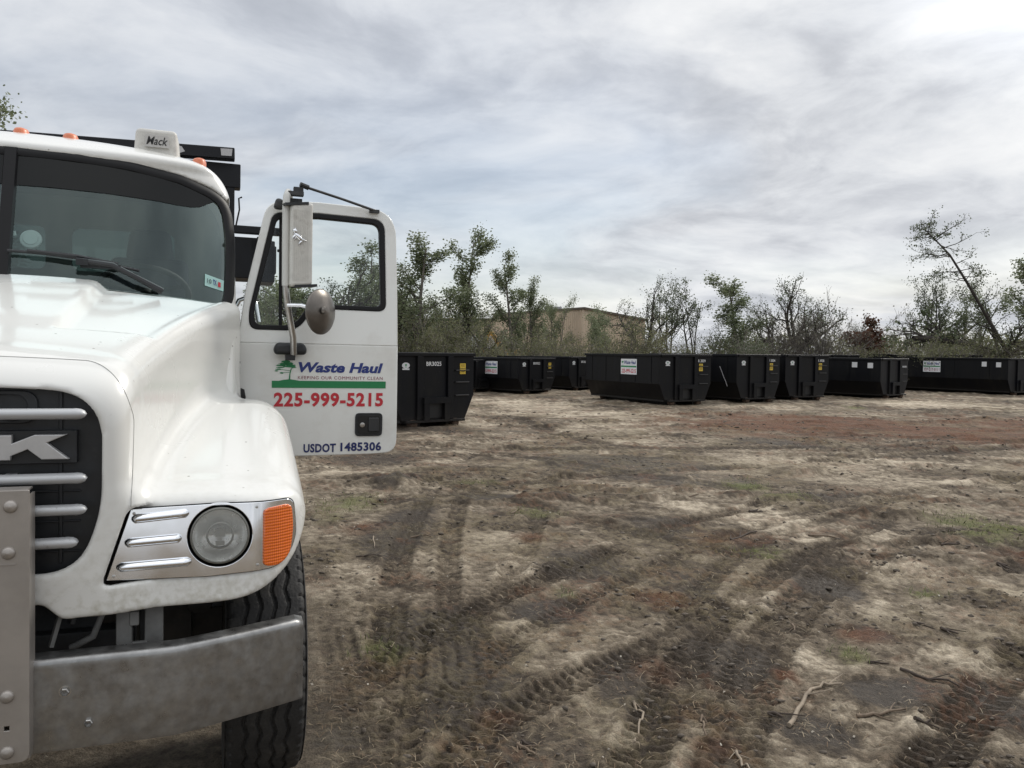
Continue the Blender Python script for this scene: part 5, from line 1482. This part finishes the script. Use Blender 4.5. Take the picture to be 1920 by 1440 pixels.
# ================================================================== TREES
def bark(name, col):
    pbr(name, col, .95, var=.35, vscale=6)
bark('bark_grey', (.135, .120, .105)); bark('bark_dark', (.060, .052, .046)); bark('bark_pale', (.27, .245, .215))
def leaf_mat(name, cols, trans=.36):
    m = bpy.data.materials.new(name); m.use_nodes = True; nt = m.node_tree; b = nt.nodes['Principled BSDF']
    b.inputs['Roughness'].default_value = .6; b.inputs['Specular IOR Level'].default_value = .3
    geo = nd(nt, 'ShaderNodeNewGeometry'); tc = nd(nt, 'ShaderNodeTexCoord')
    n = nd(nt, 'ShaderNodeTexNoise', i_Scale=1.1, i_Detail=2.0); lk(nt, tc.outputs['Object'], n.inputs['Vector'])
    f = math_n(nt, 'ADD', math_n(nt, 'MULTIPLY', geo.outputs['Random Per Island'], .6), math_n(nt, 'MULTIPLY', n.outputs[0], .5), clamp=True)
    c = ramp(nt, f, [(i/(len(cols)-1)*.8+.1, k) for i, k in enumerate(cols)])
    lk(nt, c, b.inputs['Base Color'])
    tl = nd(nt, 'ShaderNodeBsdfTranslucent'); lk(nt, c, tl.inputs[0])
    mx = nd(nt, 'ShaderNodeMixShader'); mx.inputs[0].default_value = trans
    lk(nt, b.outputs[0], mx.inputs[1]); lk(nt, tl.outputs[0], mx.inputs[2]); lk(nt, mx.outputs[0], nt.nodes['Material Output'].inputs[0])
    MATS[name] = m
leaf_mat('leaf_green', [(.080, .104, .054), (.140, .170, .088), (.20, .23, .13), (.29, .32, .22)])
leaf_mat('leaf_dark', [(.058, .074, .044), (.098, .122, .068), (.155, .178, .11)])
leaf_mat('leaf_olive', [(.085, .094, .046), (.138, .148, .072), (.185, .190, .098), (.23, .225, .135)])
leaf_mat('leaf_brown', [(.075, .035, .022), (.12, .055, .035), (.10, .07, .045)])
leaf_mat('leaf_grey', [(.085, .080, .060), (.13, .12, .09), (.17, .16, .12)])

class Tree:
    def __init__(s, seed):
        s.r = random.Random(seed); s.segs = []; s.tips = []; s.v = []; s.f = []
    def branch(s, p, d, L, r0, lvl, maxl, bend=.25, up=.15, kids=(3, 5), kl=.55, ang=(30, 60), start=.3, n=None, lp=.0, droop=0):
        R_ = s.r; n = n or max(3, int(L/.45)+2)
        p = Vector(p); d = Vector(d).normalized(); pts = [p.copy()]; ds = [d.copy()]
        for i in range(n):
            d = d+Vector((R_.gauss(0, 1), R_.gauss(0, 1), R_.gauss(0, 1)))*bend/math.sqrt(n)*1.2
            d.z += (up-droop)/n; d.normalize()
            p = p+d*(L/n); pts.append(p.copy()); ds.append(d.copy())
        rad = [max(.006, r0*(1-.80*i/n)) for i in range(n+1)]
        s.tube(pts, rad, 6 if lvl == 0 else (5 if lvl == 1 else 3))
        if lvl >= maxl-1:
            for i in range(1, n+1):
                s.tips.append((pts[i], ds[i], lvl))
        if lvl < maxl:
            k = R_.randint(*kids)
            for j in range(k):
                t = start+(1-start)*(j+R_.random())/k
                q = t*n; i = min(n-1, int(q)); fr = q-i
                pp = pts[i].lerp(pts[i+1], fr); dd = ds[i]
                a = R(R_.uniform(*ang)); az = R_.uniform(0, 2*math.pi)
                x = dd.cross(Vector((0, 0, 1)) if abs(dd.z) < .95 else Vector((1, 0, 0))).normalized(); y = dd.cross(x)
                nd_ = dd*math.cos(a)+(x*math.cos(az)+y*math.sin(az))*math.sin(a)
                s.branch(pp, nd_, L*kl*(1.30-.75*t)*R_.uniform(.6, 1.25), rad[i]*.62, lvl+1, maxl, bend*1.1, up, kids, kl, ang, .2, None, lp, droop)
    def tube(s, pts, rad, n):
        b = len(s.v); x = None
        for i, p in enumerate(pts):
            t = (pts[min(i+1, len(pts)-1)]-pts[max(i-1, 0)]).normalized()
            x = t.cross(Vector((.3, .2, .9))).normalized() if x is None else (x-t*x.dot(t)).normalized()
            y = t.cross(x)
            for k in range(n):
                a = 2*math.pi*k/n; q = p+(x*math.cos(a)+y*math.sin(a))*rad[i]; s.v.append((q.x, q.y, q.z))
        for i in range(len(pts)-1):
            for k in range(n):
                a = b+i*n+k; c = b+i*n+(k+1) % n; s.f.append((a, c, c+n, a+n))
    def trunk_mesh(s, mat):
        me = bpy.data.meshes.new('trunk'); me.from_pydata(s.v, [], s.f); me.materials.append(MATS[mat])
        me.polygons.foreach_set('use_smooth', [True]*len(me.polygons)); return me
    def leaf_mesh(s, mat, per, spread, size, seed=0, zmin=-9, keep=1.0):
        rng = np.random.default_rng(seed)
        T = np.array([tuple(p) for p, d, l in s.tips if p.z > zmin])
        if keep < 1: T = T[rng.random(len(T)) < keep]
        if not len(T): T = np.array([[0, 0, 1.0]])
        C = np.repeat(T, per, 0); n = len(C)
        C = C+rng.normal(0, spread, (n, 3))
        a = rng.normal(0, 1, (n, 3)); a /= np.linalg.norm(a, axis=1)[:, None]
        b = np.cross(a, rng.normal(0, 1, (n, 3))); b /= np.linalg.norm(b, axis=1)[:, None]
        L = size*rng.uniform(.6, 1.4, n)[:, None]; w = L*.42
        V = np.stack([C-a*L*.5, C+b*w, C+a*L*.5, C-b*w], 1)
        me = np_mesh('crown', V.reshape(-1, 3), np.arange(n*4).reshape(-1, 4)); me.materials.append(MATS[mat])
        return me

def proto(kind, seed):
    t = Tree(seed); R_ = t.r
    if kind == 'tall':       # slim upright tree, foliage in loose tufts, about 8 m
        t.branch((0, 0, 0), (R_.uniform(-.05, .05), 0, 1), 7.4, .11, 0, 2, bend=.05, up=.2, kids=(14, 18), kl=.25, ang=(22, 48), start=.14)
        return t.trunk_mesh('bark_grey'), t.leaf_mesh('leaf_green', 9, .15, .092, seed, keep=.85), 8.0
    if kind == 'broad':      # broad leafy tree about 6 m
        for k in range(3):
            t.branch((0, 0, 0), (R_.uniform(-.35, .35), R_.uniform(-.35, .35), 1), R_.uniform(4.6, 5.6), .10, 0, 2, bend=.25, up=.15, kids=(9, 12), kl=.34, ang=(26, 58), start=.2)
        return t.trunk_mesh('bark_grey'), t.leaf_mesh('leaf_green', 7, .19, .090, seed), 6.0
    if kind == 'near':       # the tall tree nearest the truck, many small leaves
        for k in range(4):
            t.branch((0, 0, 0), (R_.uniform(-.3, .3), R_.uniform(-.3, .3), 1), R_.uniform(7.4, 8.8), .13, 0, 2, bend=.2, up=.15, kids=(14, 18), kl=.27, ang=(26, 55), start=.2)
        return t.trunk_mesh('bark_grey'), t.leaf_mesh('leaf_green', 9, .18, .085, seed), 9.3
    if kind == 'bare':       # storm stripped tree with spreading dark limbs about 6 m
        t.branch((0, 0, 0), (R_.uniform(-.1, .1), 0, 1), 2.4, .24, 0, 0, bend=.15, up=0)
        top = Vector(t.v[-1])
        for k in range(5):
            a = 2*math.pi*k/5+R_.uniform(-.4, .4); e = R_.uniform(.35, 1.3)
            t.branch((0, 0, R_.uniform(1.3, 2.3)), (math.cos(a), math.sin(a), e), R_.uniform(3.0, 4.4), .12, 0, 2, bend=.45, up=.35, kids=(6, 9), kl=.46, ang=(30, 65), start=.2)
        return t.trunk_mesh('bark_dark'), t.leaf_mesh('leaf_dark', 5, .13, .082, seed, keep=.42), 6.0
    if kind == 'spindly':    # several thin upright stems with leaves only at the ends
        for k in range(4):
            t.branch((R_.uniform(-.5, .5), 0, 0), (R_.uniform(-.3, .3), R_.uniform(-.2, .2), 1), R_.uniform(4.6, 5.8), .075, 0, 2, bend=.22, up=.2, kids=(5, 7), kl=.34, ang=(25, 50), start=.45)
        return t.trunk_mesh('bark_dark'), t.leaf_mesh('leaf_dark', 7, .15, .085, seed, zmin=3.2, keep=.6), 6.0
    if kind == 'twiggy':     # grey leafless shrub, many fine stems
        for k in range(26):
            a = R_.uniform(0, 2*math.pi); l = R_.uniform(.1, .75)
            t.branch((R_.uniform(-.6, .6), R_.uniform(-.5, .5), 0), (math.cos(a)*l, math.sin(a)*l, 1), R_.uniform(2.8, 4.6), .032, 0, 2, bend=.25, up=.15, kids=(4, 6), kl=.42, ang=(14, 38), start=.2)
        return t.trunk_mesh('bark_grey'), t.leaf_mesh('leaf_grey', 1, .12, .08, seed, keep=.35), 4.6
    if kind == 'bush':       # olive shrub, fine leaves on arching stems
        for k in range(13):
            a = R_.uniform(0, 2*math.pi); l = R_.uniform(.15, .75)
            t.branch((R_.uniform(-.8, .8), R_.uniform(-.5, .5), 0), (math.cos(a)*l, math.sin(a)*l, 1), R_.uniform(2.3, 3.5), .028, 0, 2, bend=.35, up=.05, kids=(5, 7), kl=.42, ang=(20, 50), start=.15)
        return t.trunk_mesh('bark_pale' if seed % 2 else 'bark_grey'), t.leaf_mesh('leaf_olive', 4, .15, .062, seed, keep=.6), 3.4
    if kind == 'brown':
        for k in range(4):
            t.branch((0, 0, 0), (R_.uniform(-.3, .3), R_.uniform(-.3, .3), 1), R_.uniform(2.6, 3.7), .05, 0, 2, bend=.25, up=.1, kids=(6, 8), kl=.3, ang=(30, 60), start=.3)
        return t.trunk_mesh('bark_dark'), t.leaf_mesh('leaf_brown', 7, .14, .15, seed, keep=.6), 4.0
PRO = {}
PRO['near'] = [proto('near', 300)]
for kd, ns in (('tall', 3), ('broad', 3), ('bare', 3), ('spindly', 2), ('twiggy', 2), ('bush', 4), ('brown', 1)):
    PRO[kd] = [proto(kd, 100+17*i+len(kd)) for i in range(ns)]

NAMES = {'near': 'tree', 'tall': 'tree', 'broad': 'tree', 'bare': 'bare_tree', 'spindly': 'bare_tree', 'twiggy': 'twiggy_shrub', 'bush': 'shrub', 'brown': 'dead_tree'}
rnd = random.Random(77)
def plant(kind, i, x, y, h, label, group, wide=1.0, lean=0.0, cat=None, leaf=None):
    tm, cm, h0 = PRO[kind][i % len(PRO[kind])]; x *= 1.13; y *= 1.13; h = 1.82+(h-1.62)*1.13
    root = empty(NAMES[kind], (x, y, -.05), rnd.uniform(0, 6.28))
    s = h/h0; root.scale = (s*wide, s*wide, s)
    if lean: root.rotation_euler = (0, lean, root.rotation_euler[2] if abs(lean) < .2 else 0)
    tag(root, label, cat or ('shrub' if 'shrub' in NAMES[kind] else 'tree'), group)
    a = bpy.data.objects.new('trunk', tm); COL.objects.link(a); a.parent = root
    b = bpy.data.objects.new('crown', cm); COL.objects.link(b); b.parent = root
    if leaf:
        b.data = cm.copy(); b.data.materials[0] = MATS[leaf]
    return root
G1 = 'trees along the back of the yard'
TREES = [
 ('broad', 0, -12.3, 40, 4.9, 'leafy tree seen through the front lower corner of the door window', 1.0, 0),
 ('bare', 0, -11.6, 43, 5.4, 'tangled tree showing beside the black truck frame in the door window', 1.0, 0),
 ('bare', 1, -9.2, 41, 6.1, 'tangled grey tree seen through the middle of the door window', 1.15, 0),
 ('tall', 2, -7.8, 44, 7.4, 'greener tree seen through the right side of the door window', 1.6, 0),
 ('tall', 0, -5.1, 40, 7.3, 'tall leafy tree right beside the door edge', 1.7, 0),
 ('bare', 2, -4.4, 46, 5.9, 'tree with crooked dark limbs between the two tallest leafy trees', 1.0, 0),
 ('tall', 1, -2.8, 42, 8.0, 'tallest slim leafy tree above the nearest container', 1.3, 0),
 ('bare', 0, -1.6, 47, 4.5, 'low bare tree right of the tallest slim tree', 1.0, 0),
 ('tall', 2, 0.1, 43, 6.8, 'slim pale green tree in front of the tan warehouse', 1.25, 0),
 ('tall', 0, 1.3, 45, 5.6, 'bushy green tree touching the slim pale one on its right', 1.3, 0),
 ('broad', 1, 3.4, 62, 6.4, 'small dark treetop above the warehouse roof', .6, 0),
 ('broad', 2, 6.2, 54, 5.1, 'dark leafy tree at the low end of the warehouse roof', 1.0, 0),
 ('bare', 1, 7.4, 44, 5.3, 'dark forking tree right of the warehouse', 1.05, 0),
 ('spindly', 0, 9.0, 46, 6.0, 'thin stemmed tree with leafy ends in the middle of the gap of sky', .9, 0),
 ('spindly', 1, 9.9, 44, 5.7, 'almost bare thin tree at the right of the thin stemmed group', .9, 0),
 ('tall', 1, 12.1, 42, 6.0, 'leafy tree leaning left, standing alone right of the open sky', 1.9, -.12),
 ('bare', 2, 14.6, 45, 5.3, 'bare tree between the leaning leafy tree and the broken trunk', .9, 0),
 ('bare', 0, 15.7, 44, 6.6, 'storm broken tree with a thick snapped trunk', .85, 0),
 ('spindly', 0, 23.7, 45, 6.6, 'sparse upright tree left of the leaning trunk', .8, 0),
 ('broad', 0, 26.0, 46, 5.7, 'green tree under the leaning trunk', .9, 0),
 ('tall', 2, 26.6, 40, 7.4, 'leafy tree cut by the right edge of the picture', 1.5, 0),
 ('bare', 1, 26.9, 44, 5.0, 'bare tangled tree at the right edge behind the leaning trunk', 1.0, 0),
 ('broad', 1, -10.6, 42, 5.9, 'leafy tree in the left half of the door window behind the mirror tube', 1.5, 0),
 ('broad', 2, -8.8, 43, 5.9, 'leafy tree low in the right half of the door window', 1.6, 0),
 ('bare', 1, -6.6, 43, 5.9, 'bare tangled tree peeping over the door corner behind the tall leafy tree', 1.1, 0),
 ('broad', 2, -5.9, 44, 5.2, 'broad leafy tree low behind the door edge', 1.1, 0),
 ('bare', 1, -3.7, 44, 5.0, 'tree of crossing dark branches in the dip between the two tall leafy trees', 1.1, 0),
 ('broad', 0, -2.6, 45, 4.6, 'leafy clump at the foot of the tallest slim tree', 1.0, 0),
 ('spindly', 1, .9, 46, 5.0, 'thin stems between the slim pale tree and its bushy neighbour', .8, 0),
 ('spindly', 0, 17.0, 46, 5.0, 'thin bare stems right of the broken trunk', .9, 0),
 ('bare', 2, 24.9, 48, 5.3, 'grey tangled tree behind the middle of the leaning trunk', 1.1, 0),
 ('bare', 0, 21.9, 50, 4.2, 'small bare tree left of the fallen tree', 1.0, 0),
 ('near', 0, -15.9, 24, 9.5, 'tall tree at the upper left behind the truck roof', 1.0, 0)]
for kd, i, x, y, h, lab, wd, ln in TREES: plant(kd, i, x, y, h, lab, G1, wd, ln)
plant('twiggy', 0, 15.9, 41, 4.5, 'large grey leafless thicket behind the container BR 3038', 'grey thickets', 1.15)
plant('twiggy', 1, 14.3, 42, 3.7, 'smaller grey leafless thicket left of the large one', 'grey thickets', 1.0)
plant('twiggy', 0, 12.9, 41, 3.0, 'low grey brushwood under the leaning leafy tree', 'grey thickets', 1.1)
plant('twiggy', 1, 18.0, 43, 3.0, 'low grey brushwood right of the large thicket', 'grey thickets', 1.1)
plant('brown', 0, 20.4, 45, 4.1, 'dead rusty brown tree standing in the low brush', None, 1.0, cat='tree')
SH = [(-12.4, 38, 3.0), (-11.5, 40, 3.4), (-9.4, 39, 3.5), (-8.2, 41.5, 3.7), (-5.6, 38, 3.3), (-4.3, 40, 3.2), (-2.9, 39, 3.4), (-2.0, 41.5, 3.0), (-0.8, 38, 3.1), (0.4, 40, 3.5), (1.4, 39, 3.6), (2.7, 41.5, 3.9), (3.5, 38, 3.4), (4.8, 40, 3.1), (5.9, 39, 3.2), (7.6, 41.5, 2.7), (9.6, 40.5, 2.5), (11.2, 39, 2.6), (10.4, 41, 3.0), (17.5, 40, 2.5), (18.9, 39, 2.3), (20.8, 41.5, 2.6), (20.2, 38, 2.5), (22.4, 43, 2.7), (23.8, 44, 2.9), (26.3, 43, 3.1), (24.9, 42.5, 2.7), (-6.9, 40, 3.3), (6.7, 38, 3.0), (-3.5, 38, 2.9)]
SHL = ['olive shrub behind the lower window corner of the open door', 'olive shrub left of the mirror tube, through the door window', 'shrub behind the round mirror', 'shrub at the lower right of the door window', 'olive shrub just right of the door edge', 'shrub under the crooked dark limbs', 'shrub above the number BR3025', 'shrub at the foot of the tallest slim tree', 'thin shrub before the yellow machine', 'olive shrub below the slim pale tree', 'tall olive shrub before the left part of the tan wall', 'tallest olive shrub covering the tan wall', 'olive shrub left of the container BR 3039', 'shrub above the red phone sign', 'shrub below the low end of the warehouse roof', 'shrub under the dark forking tree', 'low shrub under the thin stemmed trees', 'dense olive shrub left of the leaning leafy tree', 'rounder olive shrub in the gap of sky', 'low shrub between the grey thicket and the dead brown tree', 'lowest shrub left of the dead brown tree', 'shrub right of the dead brown tree', 'olive shrub behind the container 13000', 'olive mound left of the fallen tree', 'olive mound under the fallen tree', 'shrub at the foot of the leaning trunk', 'shrub between the fallen tree and the leaning trunk', 'shrub at the middle bottom of the door window', 'shrub right of the low warehouse end', 'low shrub between the door and BR3025']
for i, ((x, y, h), lab) in enumerate(zip(SH, SHL)):
    plant('bush', i, x, y, h*(.74 if 8 <= i <= 13 else 1.0), lab, 'olive shrubs behind the containers', 1.15, leaf='leaf_dark' if i in (3, 17, 18) else None)

# the leaning trunk at the right, and the uprooted tree with drooping dead leaves
t = Tree(901)
pts = [Vector((4.6, 0, -.2)), Vector((3.4, 0, 1.7)), Vector((2.3, 0, 3.5)), Vector((1.0, 0, 5.6)), Vector((0, 0, 7.1)), Vector((-1.0, 0, 8.1)), Vector((-1.6, 0, 8.6))]
t.tube(pts, [.12, .105, .09, .07, .05, .03, .012], 8)
for k in range(46):
    q = t.r.uniform(.9, 5.95); i = int(q); p = pts[i].lerp(pts[i+1], q-i)
    a = t.r.uniform(0, 6.28); dd = Vector((math.cos(a)-.35, math.sin(a), t.r.uniform(-.3, .7)))
    t.branch(p, dd, t.r.uniform(.5, 1.9), .028, 0, 2, bend=.35, up=.1, kids=(3, 4), kl=.45, start=.25)
for dz, L in ((3.2, 3.0), (2.4, 2.6)):
    t.branch((pts[1].x+.2*(dz-2), 0, dz), (1, .1, .0), L, .05, 0, 2, bend=.25, up=.1, kids=(4, 6), kl=.4, start=.2)
lt = empty('leaning_tree', (26.3, 48.5, 0)); tag(lt, 'long tree trunk leaning far to the left with tufts of leaves', 'tree')
lt.scale = (1.12,)*3
link_mesh('trunk', t.trunk_mesh('bark_dark'), lt); link_mesh('crown', t.leaf_mesh('leaf_dark', 3, .12, .08, 5, keep=.5), lt)
t = Tree(905)
t.tube([Vector((3.2, 0, 2.1)), Vector((1.8, .1, 2.35)), Vector((.6, 0, 2.45)), Vector((-.3, 0, 2.5))], [.10, .16, .18, .12], 7)
t.tube([Vector((3.3, 0, 2.1)), Vector((4.0, 0, 1.9)), Vector((4.6, 0, 1.2)), Vector((4.7, 0, .2))], [.09, .06, .05, .05], 6)
for dx, e, L in ((-.9, .35, 3.0), (-1, .55, 2.8), (-.8, .15, 2.6), (-.2, 1.0, 2.2), (-.6, .8, 2.6), (-1, -.1, 2.4), (.5, .5, 1.4)):
    t.branch((t.r.uniform(.0, 1.4), 0, 2.4), (dx, t.r.uniform(-.3, .3), e), L, .06, 0, 2, bend=.3, up=-.1, kids=(4, 6), kl=.4, ang=(25, 60), start=.3, droop=.5)
for k in range(18):
    t.branch((t.r.uniform(.8, 2.8), t.r.uniform(-.2, .2), 2.4), (t.r.uniform(-1, 1), t.r.uniform(-.5, .5), t.r.uniform(-.1, .8)), t.r.uniform(.4, .8), .03, 0, 1, bend=.5, up=0, kids=(2, 3), kl=.5, start=.2)
fl = empty('fallen_tree', (24.6, 48.6, .15)); tag(fl, 'uprooted tree lying across the brush with drooping dead leaves on its arching branches', 'tree')
fl.scale = (1.12,)*3
link_mesh('trunk', t.trunk_mesh('bark_dark'), fl)
me = t.leaf_mesh('leaf_dark', 2, .10, .20, 5, keep=.20); link_mesh('crown', me, fl)
t = Tree(907)
for k in range(7):
    t.branch((0, 0, 0), (t.r.uniform(-1, .6), t.r.uniform(-.4, .4), t.r.uniform(.5, 1)), t.r.uniform(1.6, 2.8), .035, 0, 2, bend=.3, up=0, kids=(3, 5), kl=.45, start=.25)
bp = empty('brush_pile', (24.7, 46, 0)); tag(bp, 'pale dead branches sticking up behind the long container', 'branches')
link_mesh('branches', t.trunk_mesh('bark_pale'), bp)

# distant wood closing the view behind the individual trees
def far_wood():
    rng = np.random.default_rng(9); n = 64000
    x = rng.uniform(-75, 62, n); y = rng.uniform(57, 64, n) + .10*np.abs(x)
    hmax = (1.5+2.4*fbm(x*.22, y*.1, 5, 4)+1.2*sstep(10, 20, x)*fbm(x*.6, y*.2, 6, 3))
    hmax = np.where((x > 11.0) & (x < 15.5), hmax*.62, hmax)
    hmax = np.where((x > -6) & (x < 10), hmax*.28, hmax)
    z = hmax*rng.random(n)**.75
    C = np.stack([x, y, z], -1)
    a = rng.normal(0, 1, (n, 3)); a /= np.linalg.norm(a, axis=1)[:, None]
    b = np.cross(a, rng.normal(0, 1, (n, 3))); b /= np.linalg.norm(b, axis=1)[:, None]
    L = rng.uniform(.10, .26, n)[:, None]
    V = np.stack([C-a*L*.6, C+b*L*.4, C+a*L*.6, C-b*L*.4], 1)
    m = 7000
    X = rng.uniform(-75, 62, m); Yy = rng.uniform(56, 62, m)+.10*np.abs(X)
    hh = rng.uniform(1.2, 3.2, m)*np.where((X > 11) & (X < 15.5), .7, 1); lx = rng.normal(0, .6, m); w = rng.uniform(.012, .028, m)
    base = np.stack([X, Yy, 0*X], -1); tip = base+np.stack([lx, 0*X, hh], -1); wv = np.stack([w, 0*X, 0*X], -1)
    V2 = np.stack([base-wv, base+wv, tip+wv*.3, tip-wv*.3], 1)
    VV = np.concatenate([V, V2]); Qq = np.arange(len(VV)*4).reshape(-1, 4)
    me = np_mesh('distant_wood', VV.reshape(-1, 3), Qq)
    me.materials.append(MATS['leaf_olive']); me.materials.append(MATS['bark_grey'])
    mi = np.zeros(len(Qq), np.int32); mi[n:] = 1; me.polygons.foreach_set('material_index', mi)
    o = bpy.data.objects.new('distant_wood', me); COL.objects.link(o); tag(o, 'far low scrub wood closing off the yard', kind='stuff')
far_wood()
